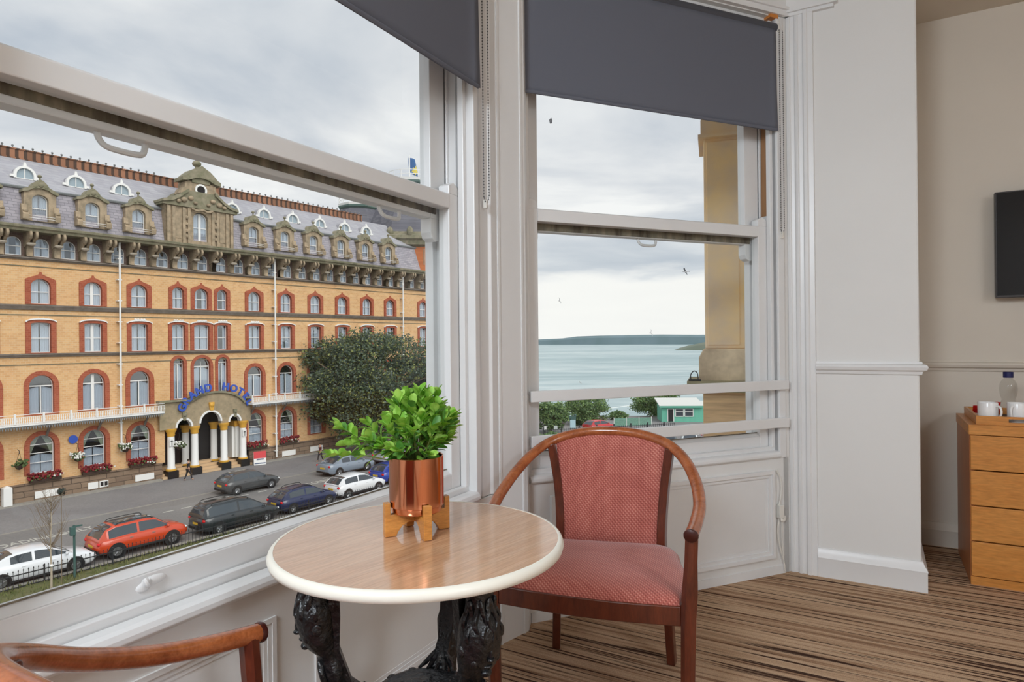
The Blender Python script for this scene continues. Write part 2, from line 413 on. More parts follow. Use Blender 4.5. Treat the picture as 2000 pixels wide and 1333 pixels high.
# architraves
def archi(M, x0, x1, name, z0=0.0, z1=2.69, steps=((0, .034), (.10, .020), (.30, .020), (.34, .006), (.66, .006), (.72, -.004), (.94, -.004), (1, 0)), label=None, zz=None):
    pl = [(x0+(x1-x0)*a, b) for a, b in steps]+[(x1, .08), (x0, .08)]
    return struct(MB().prism(pl, z0, z1, 'z').build(name, M_paint, M=M, smooth=0, bevel=.0025), label)
archi(RF, -.160, -.012, 'trim_4', .575, label='stepped architrave beside the large window')
# canted pier between the two windows
P1 = RF.inverted() @ Vector((-.060, 2.392, 0)); P2 = RF.inverted() @ Vector((.056, 2.515, 0))
b0 = RF.inverted() @ (BF @ Vector((-.030, .0, 0))); b1 = RF.inverted() @ (BF @ Vector((-.030, .20, 0)))
m = MB(); m.prism([(P1.x-.01, P1.y+.012), (P1.x, P1.y), (P2.x, P2.y), (b0.x, b0.y), (b1.x, b1.y), (-.015, .30), (-.028, .05)], 0, CEIL, 'z')
dv = (P2-P1).normalized(); nv = Vector((dv.y, -dv.x, 0))
for t0, t1 in ((.012, .022), (.140, .150)):
    q = [P1+dv*t0, P1+dv*t1, P1+dv*t1+nv*.004, P1+dv*t0+nv*.004]; m.prism([(a.x, a.y) for a in q], .0, CEIL, 'z')
struct(m.build('wall_corner', M_paint, M=RF, smooth=0), 'white painted pier between the two windows')

# ------------------------------------------------------------------ sea window wall
m = MB(); m.box(-.06, 1.36, 0, .25, 0, .562); m.box(-.03, 1.40, 0, .25, 2.70, CEIL)
m.box(1.328, 1.44, -.0, .25, 0, 2.70)
struct(m.build('wall_sea', M_wall, M=BF, smooth=0), 'white panelled wall under the sea window')
m = MB(); panel(m, .06, 1.255, .085, .505, w=.05, d=.020); m.box(-.03, 1.33, -.006, .002, 0, .04)
m.box(.11, 1.205, -.004, .004, .135, .455)
struct(m.build('trim_5', M_paint, M=BF, smooth=0), 'raised panel under the sea window')
# fluted architrave on the pillar side of the sea window, lintel above
q = [(1.298, .05), (1.298, .0), (1.302, -.004), (1.328, -.004)]
m = MB(); m.box(1.298, 1.338, -.010, .06, .562, 2.70)
struct(m.build('trim_6', M_paint, M=BF, smooth=0, bevel=.003), 'white lining at the right of the sea window')
m = MB(); X0 = XP
fl = [(-.865, .0), (-.865, -.012), (-.880, -.016), (-.884, -.010), (-.900, -.010), (-.904, -.018), (-.916, -.022), (-.920, -.015), (-.938, -.015), (-.942, -.024), (-.956, -.026), (-.962, -.020), (-.984, -.020), (-.986, 0)]
m.prism([(X0+b, a) for a, b in fl]+[(X0+.05, -.986), (X0+.05, -.865)], 0, 2.72, 'z')
struct(m.build('trim_7', M_paint, M=RF, smooth=0, bevel=.0015), 'fluted white architrave on the pillar')
m = MB(); m.box(X0-.035, X0+.02, -1.09, -.84, 2.72, CEIL); m.box(X0-.022, X0+.02, -1.075, -.84, 2.705, 2.722)
m2 = MB(BF); m2.box(-.08, 1.37, -.022, .02, 2.705, CEIL); m2.box(-.08, 1.37, -.034, .0, 2.73, 2.745)
ri = RF.inverted(); m.v += []; base = len(m.v)
m.add([ri @ v for v in m2.v], m2.f)
struct(m.build('trim_8', M_paint, M=RF, smooth=0), 'lintel moulding over the sea window')
# flat plaster of the pillar front, left of the flutes
MBx = MB()

# ------------------------------------------------------------------ roller blinds
def roller_blind(M, x0, x1, zb, ztop, y, label, chain_x, chain_z, chain_y, block=False):
    root = tag(empty('roller_blind', M), label, 'blind', 'grey roller blinds')
    m = MB()
    def fn(u, v):
        x = x0+(x1-x0)*u
        e = max(0.0, (u-.965)/.035); curl = .012*e*e*(1-v)**.5
        e2 = math.sin(PI*v)*.004*max(0, (u-.9)/.1)
        return (x-e2, y-.0015-curl+.002*math.sin(u*9)*(1-v), zb+(ztop-zb)*v)
    m.grid(fn, 60, 14)
    fb = m.build('fabric', M_blind, root); so = fb.modifiers.new('solid', 'SOLIDIFY'); so.thickness = .0012
    m = MB(); m.tube([(x0, y, zb+.006), (x1-.004, y-.006, zb+.006)], .0065, 8, flat=1.2); m.build('hem_bar', M_blind, root)
    m = MB(); m.tube([(x0+.005, y+.018, ztop+.005), (x1+.012, y+.018, ztop+.005)], .024, 20); m.build('roller_tube', M_tube, root)
    m = MB(); m.tube([(x1+.012, y+.018, ztop+.005), (x1+.024, y+.018, ztop+.005)], .027, 18)
    m.box(x1+.020, x1+.026, y-.005, y+.045, ztop-.03, ztop+.045)
    m.build('bracket', M_plast, root)
    m = MB(); m.tube([(x0-.008, y+.018, ztop+.005), (x0+.006, y+.018, ztop+.005)], .027, 18); m.build('bracket', M_plast, root)
    if block: MB().box(x1-.03, x1+.02, y+.0, y+.05, ztop+.048, ztop+.078).build('wooden_block', M_orange, root, smooth=0, label='orange timber packing block')
    # bead chain loop
    for cx in chain_x:
        pass
    a, b = chain_x; n = 44
    m = MB(); pts = [(a, chain_y, ztop-.01+(chain_z+.03-ztop)*i/n) for i in range(n+1)]
    pts += [(a+(b-a)*.5-(b-a)*.5*math.cos(PI*i/6), chain_y-.001, chain_z+.03-.03*math.sin(PI*i/6)) for i in range(1, 6)]
    pts += [(b, chain_y-.003, chain_z+.03+(ztop-.01-chain_z-.03)*i/n) for i in range(n+1)]
    m.tube(pts, .0009, 5)
    L = 0; last = Vector(pts[0])
    for q in pts[1:]:
        q = Vector(q); d = (q-last).length; k = max(1, int(d/.0085))
        for i in range(k):
            c = last.lerp(q, i/k); m.ball(c, .0027, 6, 4)
        last = q
    m.build('bead_chain', M_chain, root)
    mx = (a+b)/2
    MB().box(mx-.006, mx+.006, chain_y-.004, chain_y+.010, chain_z-.02, chain_z+.012).build('chain_cleat', M_plast, root, bevel=.002)
    return root
roller_blind(RF, -1.66, -.166, 2.030, 2.635, -.022, 'grey roller blind half down over the large window', (-.118, -.086), 1.64, -.014)
roller_blind(BF, -.045, 1.290, 2.140, 2.640, -.012, 'grey roller blind pulled a quarter down over the sea window', (1.309, 1.327), 1.645, -.018, block=True)

# ------------------------------------------------------------------ two safety bars across the sea window
for z0, z1, lb in ((.893, .938, 'upper white safety bar across the lower half of the sea window'), (.711, .757, 'lower white safety bar across the sea window, behind the armchair back')):
    o = MB().box(-.034, 1.336, -.034, -.012, z0, z1).build('safety_bar', M_paint, M=BF, smooth=0, bevel=.003)
    tag(o, lb, 'window bar', 'safety bars across the sea window')
# small dark flake stuck on the glass
o = MB(); o.prism([(0, -.012), (.010, -.010), (.012, .004), (.006, .014), (-.004, .004)], 0, .001, 'y')
o.build('dirt_flake', mat('dark_flake', rgb(132, 136, 142), .9), w2.children[2] if False else w2, M=Matrix.Translation((.142, .128, 2.092)), label='small grey flake stuck on the upper pane')

# ------------------------------------------------------------------ flex with inline switch beside the panel
m = MB(); c = spline([(1.275, -.008, .505), (1.296, -.012, .46), (1.300, -.012, .40), (1.285, -.012, .335)], 6); m.tube(c, .0035, 8)
root = tag(empty('power_flex', BF), 'white flex with inline switch hanging beside the panel under the sea window', 'cable')
m.build('upper_cable', M_plast, root)
m = MB(); c = spline([(1.285, -.012, .275), (1.276, -.012, .2), (1.292, -.012, .12), (1.312, -.012, .06), (1.318, -.012, .012)], 6); m.tube(c, .0035, 8)
c = spline([(1.306, -.010, .262), (1.303, -.01, .18), (1.312, -.010, .08)], 6); m.tube(c, .003, 8)
m.build('lower_cable', M_plast, root)
m = MB(); m.box(1.271, 1.300, -.030, -.006, .275, .338); m.box(1.296, 1.316, -.024, -.006, .258, .284); m.tube([(1.285, -.03, .262), (1.285, -.018, .285)], .007, 8); m.build('switch', M_plast, root, bevel=.005)
# ================================================================== furniture and small things
def wood(name, a, b, rough=0.3, scale=6.0, stretch=(1, 1, 12), coat=0.0, c3=None):
    m = bpy.data.materials.new(name); m.use_nodes = True; t = NT(m.node_tree); t.n.clear()
    co = t.new('ShaderNodeTexCoord').outputs['Object']
    mp = t.new('ShaderNodeMapping', i_Vector=co, i_Scale=stretch).outputs[0]
    n1 = t.new('ShaderNodeTexNoise', i_Vector=mp, i_Scale=scale, i_Detail=6.0, i_Roughness=0.65, i_Distortion=0.6)
    n2 = t.new('ShaderNodeTexNoise', i_Vector=mp, i_Scale=scale*7, i_Detail=3.0)
    c = t.ramp(n1.outputs[0], [(0.30, a), (0.52, t_mix(a, b, .6)), (0.70, b)])
    c = t.mix(0.28, c, t.ramp(n2.outputs[0], [(0.35, (.25, .25, .25)), (0.65, (1, 1, 1))]), 'MULTIPLY')
    bs = t.new('ShaderNodeBsdfPrincipled', i_Base_Color=c, i_Roughness=rough)
    bs.inputs['Coat Weight'].default_value = coat; bs.inputs['Coat Roughness'].default_value = 0.1
    t.new('ShaderNodeOutputMaterial', i_Surface=bs); return m
def t_mix(a, b, f): return tuple(x*(1-f)+y*f for x, y in zip(a, b))
M_tabletop = wood('wood_effect_laminate', rgb(198, 150, 112), rgb(214, 172, 136), 0.17, 3.0, (1, 14, 1), .6)
M_edge = mat('cream_edge_band', rgb(236, 232, 220), 0.35)
M_iron = mat('black_cast_iron', rgb(17, 17, 19), 0.34, spec=0.6, bump=0.8, bscale=48)
M_mahog = wood('red_brown_polished_wood', rgb(74, 30, 20), rgb(112, 52, 32), 0.28, 5.0, (6, 6, 1.2), 0.35)
M_arm = wood('orange_brown_polished_wood', rgb(146, 76, 40), rgb(188, 110, 64), 0.25, 5.0, (5, 5, 5), 0.4)
M_endgrain = mat('dark_end_grain', rgb(62, 22, 16), 0.35)
M_bamboo = wood('golden_bamboo', rgb(186, 118, 52), rgb(218, 152, 76), 0.35, 4.0, (3, 3, 22))
M_beech = wood('honey_beech_veneer', rgb(202, 132, 62), rgb(216, 150, 78), 0.35, 2.0, (1, 1.5, 9))
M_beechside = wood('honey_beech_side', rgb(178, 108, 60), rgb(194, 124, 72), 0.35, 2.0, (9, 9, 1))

def weave():
    """red and pink diagonal basket weave upholstery"""
    m = bpy.data.materials.new('red_woven_upholstery'); m.use_nodes = True; t = NT(m.node_tree); t.n.clear()
    s = t.new('ShaderNodeSeparateXYZ', i_0=t.new('ShaderNodeTexCoord').outputs['Object'])
    yz = t.math('ADD', s.outputs[1], s.outputs[2]); k = 2*PI/0.0125
    a = t.math('SINE', t.math('MULTIPLY', t.math('ADD', s.outputs[0], t.math('MULTIPLY', yz, 0.8)), k))
    b = t.math('SINE', t.math('MULTIPLY', t.math('SUBTRACT', s.outputs[0], t.math('MULTIPLY', yz, 0.8)), k*1.0))
    f = t.math('ADD', t.math('MULTIPLY', t.math('MULTIPLY', a, b), 0.32), t.math('ADD', 0.5, t.math('MULTIPLY', a, 0.22)))
    nz = t.new('ShaderNodeTexNoise', i_Vector=t.new('ShaderNodeTexCoord').outputs['Object'], i_Scale=9.0, i_Detail=3.0)
    c = t.ramp(f, [(0.15, rgb(148, 80, 72)), (0.42, rgb(178, 102, 92)), (0.66, rgb(190, 116, 104)), (0.92, rgb(210, 152, 138))])
    c = t.mix(0.25, c, t.ramp(nz.outputs[0], [(0.3, rgb(150, 80, 76)), (0.7, rgb(205, 190, 180))]), 'OVERLAY')
    bs = t.new('ShaderNodeBsdfPrincipled', i_Base_Color=c, i_Roughness=0.85)
    bs.inputs['Specular IOR Level'].default_value = 0.2; bs.inputs['Sheen Weight'].default_value = 0.3
    t.put(bs, 'Normal', t.new('ShaderNodeBump', i_Strength=0.35, i_Distance=0.002, i_Height=f).outputs[0])
    t.new('ShaderNodeOutputMaterial', i_Surface=bs); return m
M_weave = weave()

# ------------------------------------------------------------------ armchair: bent hoop arm, woven back and seat
HOOP = [(-.302, -.258, .598), (-.312, -.17, .611), (-.318, -.06, .638), (-.302, .05, .684), (-.262, .14, .736), (-.20, .205, .776), (-.105, .245, .800), (0, .256, .806)]
HOOP = HOOP+[(-x, y, z) for x, y, z in HOOP[-2::-1]]
def hoop_at(x):
    """height and depth of the hoop above a given x"""
    for a, b in zip(HOOP, HOOP[1:]):
        if a[0] <= x <= b[0] and a[2] > .70: 
            f = (x-a[0])/(b[0]-a[0]); return a[2]+(b[2]-a[2])*f, a[1]+(b[1]-a[1])*f
    return .76, .18
def make_chair(M, label):
    root = tag(empty('armchair', M), label, 'chair', 'matching armchairs at the round table')
    m = MB(); pts = spline(HOOP, 7)
    m.tube(pts, .0195, 14, flat=0.86, up=(0, 0, 1))
    hp = m.build('arm_hoop', M_arm, root)
    for s in (-1, 1):                                       # dark sawn ends of the arms
        e = pts[0] if s < 0 else pts[-1]; d = (pts[0]-pts[1]).normalized() if s < 0 else (pts[-1]-pts[-2]).normalized()
        m = MB(); m.tube([e-d*.004, e+d*.001, e+d*.006, e+d*.010], [.0198, .0212, .0202, .012], 14, flat=.9, up=(0, 0, 1)); m.build('arm_end', M_endgrain, hp, label='dark rounded arm end')
    for s in (-1, 1):
        # front post: tapered octagon, chamfered above the seat rail
        m = MB(); m.tube([(s*.285, -.232, 0), (s*.292, -.236, .36), (s*.296, -.238, .43), (s*.300, -.240, .52), (s*.303, -.236, .598)], [.019, .0225, .0235, .019, .019], 8, up=(1, 0, 0))
        m.build('front_leg', M_mahog, root)
        # rear leg runs up to the hoop as back post
        z1, y1 = hoop_at(s*.212)
        m = MB(); m.tube(spline([(s*.209, .222, 0), (s*.198, .200, .22), (s*.182, .186, .42), (s*.190, .200, .60), (s*.212, y1-.004, z1-.006)], 5), .0205, 4, up=(0.2*s, 1, 0), flat=1.1)
        m.build('rear_leg', M_mahog, root, bevel=.003)
    # seat rail (apron) following the bowed outline
    def outline(o, n=14):
        fr = [(-.272-o+ (.544+2*o)*i/n, -.243-o-.022*math.sin(PI*i/n)) for i in range(n+1)]
        rs = [(.272+o+.010*math.sin(PI*i/n), -.243-o+(.35+o)*i/n) for i in range(1, n)]
        rs = [(x-.085*max(0, (i+1)/n-.55)**1.5, y) for i, (x, y) in enumerate(rs)]
        bk = [(.17+.082*math.cos(R(a))+o*math.cos(R(a)), .115+.082*math.sin(R(a))+o*math.sin(R(a))) for a in (20, 45, 70, 90)]
        return fr+rs+bk+[(-x, y) for x, y in bk[::-1]]+[(-x, y) for x, y in rs[::-1]]
    m = MB(); m.ring(outline(0), outline(-.022), .335, .392, 'z'); m.build('seat_rail', M_mahog, root, bevel=.004)
    # cushion
    m = MB(); ol = outline(-.004); n = len(ol); lay = [(0, .388), (-.0, .402), (-.006, .413), (-.02, .424), (-.05, .432), (-.11, .438), (-.19, .441)]
    v = []
    for o, z in lay:
        k = 1+o/.27
        v += [(x*k, (y+.03)*k-.03, z+.006*math.sin(7*x)*math.sin(5*y)*(z > .42)) for x, y in ol]
    f = [(a*n+i, a*n+(i+1) % n, (a+1)*n+(i+1) % n, (a+1)*n+i) for a in range(len(lay)-1) for i in range(n)]
    f.append(tuple(range((len(lay)-1)*n, len(lay)*n))); f.append(tuple(range(n))[::-1])
    m.add(v, f); m.build('seat', M_weave, root, smooth=80)
    # padded back panel between the posts
    m = MB(); nu, nv = 16, 14
    def back(front):
        def fn(u, v):
            x = (u*2-1)*(.166+.030*v); zt, yt = hoop_at(x); zt -= .012
            z = .392+(zt-.392)*v
            yb = .192+.028*(1-(u*2-1)**2)
            y = yb+(yt-.004-yb)*v**1.4
            puff = .014*(1-abs(u*2-1)**6)*(1-abs(v*2-1)**8)
            return (x, y-.004-puff if front else y+.012, z)
        return fn
    m.grid(back(True), nu, nv); m.grid(back(False), nu, nv)
    W_ = nu+1; T = W_*(nv+1); rim = [i for i in range(W_)]+[j*W_+nu for j in range(1, nv+1)]+[nv*W_+i for i in range(nu-1, -1, -1)]+[j*W_ for j in range(nv-1, 0, -1)]
    m.f += [(a, b, T+b, T+a) for a, b in zip(rim, rim[1:]+rim[:1])]; m.mi += [0]*len(rim)
    m.build('backrest', M_weave, root, smooth=60)
    return root
make_chair(Matrix.Translation((.283, 2.105, 0)) @ Matrix.Rotation(R(-18.3), 4, 'Z'), 'wooden armchair with red woven seat and back standing in front of the sea window')
# second chair, nearer the camera on the left: only its arm shows
c2 = Matrix.Translation((-.334, .830, 0)) @ Matrix.Rotation(R(152), 4, 'Z')
make_chair(c2, 'armchair at the bottom left corner, only one curved wooden arm in view')

# ------------------------------------------------------------------ pub table
TX, TY, TZ = -.196, 1.332, .735
root = tag(empty('pub_table', Matrix.Translation((TX, TY, 0)) @ Matrix.Rotation(R(50), 4, 'Z')), 'round pub table with wood effect top, cream rim and black cast iron legs', 'table')
m = MB(); m.lathe([(0, TZ-.019), (.288, TZ-.019), (.288, TZ), (0, TZ)], n=96); m.build('table_top', M_tabletop, root, smooth=30)
m = MB(); n = 96
rp = [(.2875, TZ-.0200), (.2915, TZ-.0215), (.2965, TZ-.0195), (.2990, TZ-.011), (.2965, TZ-.004), (.2925, TZ+.0004), (.2870, TZ+.0006)]
rp = rp+[rp[0]]; m.lathe(rp, n=n); m.f = m.f[:-2]; m.mi = m.mi[:-2]; m.build('edge_band', M_edge, root, smooth=60)
def iron_leg(ang):
    a = R(ang-50); ca, sa = math.cos(a), math.sin(a)
    def P(r, t, z): return (r*ca-t*sa, r*sa+t*ca, z)
    m = MB()
    # outer figure: crown of hair, face turned outwards, neck, scrolled body, slim shank, paw foot
    sec = [(0.209, .036, .030, .7155), (0.208, .036, .030, .695), (0.208, .028, .024, .678), (0.208, .026, .024, .662), (0.209, .028, .028, .650), (0.210, .036, .036, .634), (0.210, .041, .040, .614), (0.209, .042, .039, .592), (0.206, .041, .036, .570), (0.202, .038, .033, .552), (0.196, .031, .027, .536), (0.186, .023, .021, .522),
           (0.180, .025, .022, .508), (0.176, .030, .024, .490), (0.170, .027, .022, .465), (0.164, .022, .020, .43), (0.169, .018, .017, .38), (0.165, .016, .015, .32), (0.167, .016, .015, .26), (0.177, .016, .015, .20), (0.197, .018, .017, .12), (0.235, .023, .021, .06), (0.252, .030, .026, .022), (0.260, .033, .030, .0)]
    v = []; k = 12
    for r, wt, wr, z in sec:
        for i in range(k):
            b = 2*PI*i/k; v.append(P(r+wr*math.cos(b), wt*math.sin(b), z))
    f = [(i*k+j, i*k+(j+1) % k, (i+1)*k+(j+1) % k, (i+1)*k+j) for i in range(len(sec)-1) for j in range(k)]+[tuple(range(k)), tuple(range((len(sec)-1)*k, len(sec)*k))[::-1]]
    m.add(v, f)
    def P(r, t, z, P0=P): return P0(r-.026, t, z)
    # face relief: brow, nose, lips, chin; curls of hair above; acanthus folds on the body
    for r, t, z, q in [(.266, 0, .598, (.010, .024, .006)), (.270, 0, .582, (.010, .006, .016)), (.272, 0, .571, (.011, .009, .006)), (.263, 0, .556, (.009, .012, .004)), (.258, 0, .542, (.011, .013, .009)),
                       (.262, .018, .588, (.007, .008, .005)), (.262, -.018, .588, (.007, .008, .005)), (.255, .024, .566, (.010, .010, .014)), (.255, -.024, .566, (.010, .010, .014)), (.236, .040, .585, (.012, .006, .014)), (.236, -.040, .585, (.012, .006, .014))]:
        c = P(r, t, z); M0 = Matrix.Translation(c) @ Matrix.Rotation(a, 4, 'Z'); mm = MB(M0); mm.ball((-.004, 0, 0), tuple(c_*.85 for c_ in q), 10, 8); m.add(mm.v, mm.f)
    for i in range(9):                                     # wavy strands of hair swept up from the brow
        b = -1.6+3.2*i/8; w_ = .004*(-1)**i
        m.tube(spline([P(.236+.036*math.cos(b), .038*math.sin(b), .602), P(.236+.035*math.cos(b), .036*math.sin(b)+w_, .618), P(.236+.031*math.cos(b), .032*math.sin(b)-w_, .636), P(.235+.026*math.cos(b), .026*math.sin(b), .655), P(.234+.024*math.cos(b), .026*math.sin(b)+w_, .675)], 4), [.003]+[.0055]*15+[.003], 6)
    for s in (-1, 0, 1):
        m.tube(spline([P(.228, s*.012, .512), P(.224, s*.022, .49), P(.214, s*.018, .455), P(.200, s*.012, .40), P(.192, s*.006, .34)], 4), [.004]+[.006]*15+[.003], 6)
    lg = m.build('leg', M_iron, root, smooth=60)
    P = lambda r, t, z: (r*ca-t*sa, r*sa+t*ca, z)
    # inner strut: broad at the top plate, tapering to splayed toes that grip the lower tray
    m = MB(); v = []; ss = [(.176, .034, .012, .7155), (.175, .030, .011, .66), (.172, .024, .010, .60), (.174, .018, .010, .53), (.150, .015, .010, .46), (.118, .016, .012, .43), (.105, .026, .012, .412)]
    for r, wt, wr, z in ss: v += [P(r+wr*q, wt*p, z) for p, q in ((-1, -1), (1, -1), (1, 1), (-1, 1))]
    f = [(i*4+j, i*4+(j+1) % 4, i*4+4+(j+1) % 4, i*4+4+j) for i in range(len(ss)-1) for j in range(4)]+[(0, 1, 2, 3), (24, 25, 26, 27)]
    m.add(v, f)
    for s in (-1.5, -.75, 0, .75, 1.5): m.tube([P(.116, s*.008, .44), P(.100, s*.020, .421), P(.082, s*.026, .416)], [.006, .006, .003], 6)
    m.tube(spline([P(.170, 0, .695), P(.185, 0, .688), P(.205, 0, .690), P(.236, 0, .702)], 4), .011, 6)
    m.tube([P(.128, 0, .40), P(.16, 0, .385), P(.192, 0, .36)], .012, 6)
    m.build('inner_strut', M_iron, lg, smooth=50)
for a in (197, 309, 76): iron_leg(a)
m = MB(); m.lathe([(0, .404), (.075, .404), (.098, .398), (.102, .404), (.098, .412), (.085, .417), (.08, .416), (.03, .424), (0, .424)], n=36)
for i in range(12): a = 2*PI*i/12; m.ball((.094*math.cos(a), .094*math.sin(a), .409), (.012, .012, .007), 8, 5)
m.build('lower_tray', M_iron, root, smooth=50)
m = MB(); m.lathe([(0, .706), (.16, .706), (.165, .7145), (0, .7155)], n=24)
for a in (197, 309, 76):
    b = R(a-50); m.tube([(0, 0, .709), (.27*math.cos(b), .27*math.sin(b), .709)], .005, 4, flat=.8)
m.build('top_plate', M_iron, root)

# ------------------------------------------------------------------ plant stand, copper pot and foliage
PX, PY = -.206, 1.362
M_copper = mat('polished_copper', rgb(222, 148, 112), 0.12, metal=1.0)
M_soil = mat('dark_potting_soil', rgb(40, 32, 24), 0.95)
o = empty('plant_stand', Matrix.Translation((PX, PY, TZ+.0008)) @ Matrix.Rotation(R(27), 4, 'Z'))
tag(o, 'cross shaped bamboo plant stand with four legs on the round table', 'plant stand')
def half_leg(): return [(.0, .026), (.022, .026), (.034, .020), (.044, .008), (.047, 0), (.071, 0), (.071, .070), (.0595, .070), (.0595, .045), (.0, .045)]
for i in range(2):
    pl = half_leg(); pl = pl+[(-x, z) for x, z in pl[::-1] if x > 0]
    M0 = Matrix.Rotation(R(90*i), 4, 'Z')
    if i == 0: m = MB(M0); m.prism(pl, -.0085, .0085, 'y'); m.build('long_board', M_bamboo, o, smooth=0, bevel=.001)
    else:
        for s in (1, -1):
            q = [(s*max(x, .0086), z) for x, z in half_leg()]; m = MB(M0); m.prism(q, -.0085, .0085, 'y'); m.build('half_board', M_bamboo, o, smooth=0, bevel=.001)
pz = TZ+.0008+.0455
plant = tag(empty('potted_plant', Matrix.Translation((PX, PY, pz))), 'artificial bright green leafy plant in a shiny copper pot', 'plant')
m = MB(); m.lathe([(0, 0), (.050, 0), (.0525, .002), (.0535, .006), (.0535, .0125), (.0575, .0145), (.0575, .117), (.0565, .118), (.0545, .117), (.0545, .095), (0, .095)], n=64); m.build('pot', M_copper, plant, smooth=35)
m = MB(); m.lathe([(0, .097), (.054, .0965), (.0542, .094), (0, .094)], n=24); m.build('soil', M_soil, plant)
M_stem = mat('green_brown_stem', rgb(96, 112, 54), 0.6)
def leafmat(name, a, b):
    m = bpy.data.materials.new(name); m.use_nodes = True; t = NT(m.node_tree); t.n.clear()
    n = t.new('ShaderNodeTexNoise', i_Vector=t.new('ShaderNodeTexCoord').outputs['Object'], i_Scale=38.0, i_Detail=2.0)
    c = t.ramp(n.outputs[0], [(0.38, a), (0.62, b)])
    bs = t.new('ShaderNodeBsdfPrincipled', i_Base_Color=c, i_Roughness=0.45)
    bs.inputs['Specular IOR Level'].default_value = 0.3
    tr = t.new('ShaderNodeBsdfTranslucent', i_Color=c)
    t.new('ShaderNodeOutputMaterial', i_Surface=t.new('ShaderNodeMixShader', i_0=0.25, i_1=bs, i_2=tr)); return m
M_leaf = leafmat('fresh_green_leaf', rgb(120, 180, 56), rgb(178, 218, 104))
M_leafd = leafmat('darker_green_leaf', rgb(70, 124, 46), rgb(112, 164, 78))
def leaf(m, base, d, up, L, w, mi=0):
    d = d.normalized(); s = d.cross(up).normalized(); n = s.cross(d).normalized()
    prof = [(0, .10), (.18, .42), (.42, .92), (.66, 1.0), (.86, .72), (.96, .36), (1.0, .02)]
    v = []
    for t, q in prof:
        c = base+d*(L*t)-n*(L*.20*t*t)
        v += [c-s*(w*q)+n*(w*.25*q), c-n*(w*.05), c+s*(w*q)+n*(w*.25*q)]
    f = []
    for i in range(len(prof)-1):
        f += [(i*3, i*3+1, i*3+4, i*3+3), (i*3+1, i*3+2, i*3+5, i*3+4)]
    m.add(v, f, mi)
rnd = random.Random(11)
def sprig(tip, base, nl, L=.030, dark=0.2, bend=.3):
    base, tip = Vector(base), Vector(tip); mid = base.lerp(tip, .55)+Vector((0, 0, bend*(tip-base).length*.35))
    pts = spline([base, mid, tip], 8)
    sm = MB(); sm.tube(pts, [.0014]*(len(pts)-1)+[.0008], 5); so = sm.build('sprig', M_stem, plant)
    m = MB(); N = len(pts)
    for i in range(nl):
        f = .42+.58*i/(nl-1); k = min(N-2, int(f*(N-1))); p = pts[k]; d = (pts[k+1]-pts[k]).normalized()
        a0 = rnd.uniform(0, PI)
        for q in (0, 1):
            side = d.orthogonal().normalized(); side.rotate(Quaternion(d, a0+PI*q+(i % 2)*PI/2))
            dir_ = (side*(.95-.45*f)+d*(.35+.6*f)+Vector((0, 0, .12))).normalized()
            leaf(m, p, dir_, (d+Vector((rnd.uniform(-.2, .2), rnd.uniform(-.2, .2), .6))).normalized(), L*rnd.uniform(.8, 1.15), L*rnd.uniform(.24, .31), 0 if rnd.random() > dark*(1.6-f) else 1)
    for q in range(3):
        dir_ = (d+Vector((rnd.uniform(-.7, .7), rnd.uniform(-.7, .7), rnd.uniform(-.1, .7)))).normalized()
        leaf(m, pts[-1], dir_, Vector((rnd.uniform(-.3, .3), rnd.uniform(-.3, .3), 1)), L*rnd.uniform(.75, 1.0), L*.27, 0)
    m.build('leaves', [M_leaf, M_leafd], so, smooth=60)
CZ0 = .097
for i in range(34):                                         # rounded head of foliage
    a = i*2.39996; rr = math.sqrt((i+.5)/34)
    x = .066*rr*math.cos(a)+.006; y = .066*rr*math.sin(a); z = .245-.060*rr**2.4+rnd.uniform(-.014, .008)
    sprig((x*1.12, y*1.12, z), (x*.35, y*.35, CZ0), 5, .031, .25, .12)
for i in range(15):                                         # lower skirt, darker inside
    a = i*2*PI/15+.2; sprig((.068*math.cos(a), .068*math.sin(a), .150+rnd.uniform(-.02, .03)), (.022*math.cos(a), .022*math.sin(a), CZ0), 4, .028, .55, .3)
# long stray sprigs to the left
for tip, b, nl in (((-.165, .005, .180), .0, 7), ((-.178, -.01, .122), .15, 7), ((-.150, .02, .140), .2, 6), ((-.100, .0, .182), .1, 6), ((-.092, -.02, .155), .1, 5), ((.078, -.012, .196), .2, 5), ((.074, .01, .172), .2, 5)):
    sprig(tip, (-.02 if tip[0] < 0 else .02, 0, CZ0), nl, .030, .12, b)

# ------------------------------------------------------------------ chest of drawers with tea tray (alcove)
def rbox(m, s0, s1, n0, n1, z0, z1): return m.box(s0, s1, -n1, -n0, z0, z1)
chest = tag(empty('chest_of_drawers', RF @ Matrix.Translation((1.52, -1.605, 0))), 'honey beech chest of four drawers against the alcove wall', 'chest of drawers')
CW, CD = .86, .52
m = MB(); m.box(.012, CD, -.020, 0, 0, .690); m.box(.012, CD, -CW, -CW+.020, 0, .690); m.box(.03, CD, -CW+.02, -.02, .04, .06); m.box(CD-.012, CD, -CW+.02, -.02, .04, .69)
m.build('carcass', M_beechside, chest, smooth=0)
MB().box(.006, .026, -CW+.001, -.001, 0, .038).build('plinth', M_beech, chest, smooth=0)
MB().box(-.006, CD, -CW-.004, .004, .690, .735).build('top_board', M_beech, chest, smooth=0, bevel=.002)
for i in range(4):
    z0 = .042+i*.1625; m = MB(); m.box(.0, .020, -CW+.003, -.003, z0, z0+.157)
    m.build('drawer', M_beech, chest, smooth=0, bevel=.0025)
tray = tag(empty('tea_tray', RF @ Matrix.Translation((1.535, -1.632, .7355))), 'wooden tea tray with hand holes on top of the drawer chest', 'tray')
TW, TD = .62, .46
m = MB(); m.box(.012, TD-.012, -TW+.012, -.012, 0, .008); m.build('base', mat('dark_tray_base', rgb(60, 38, 28), .5), tray, smooth=0)
m = MB(); h = .040
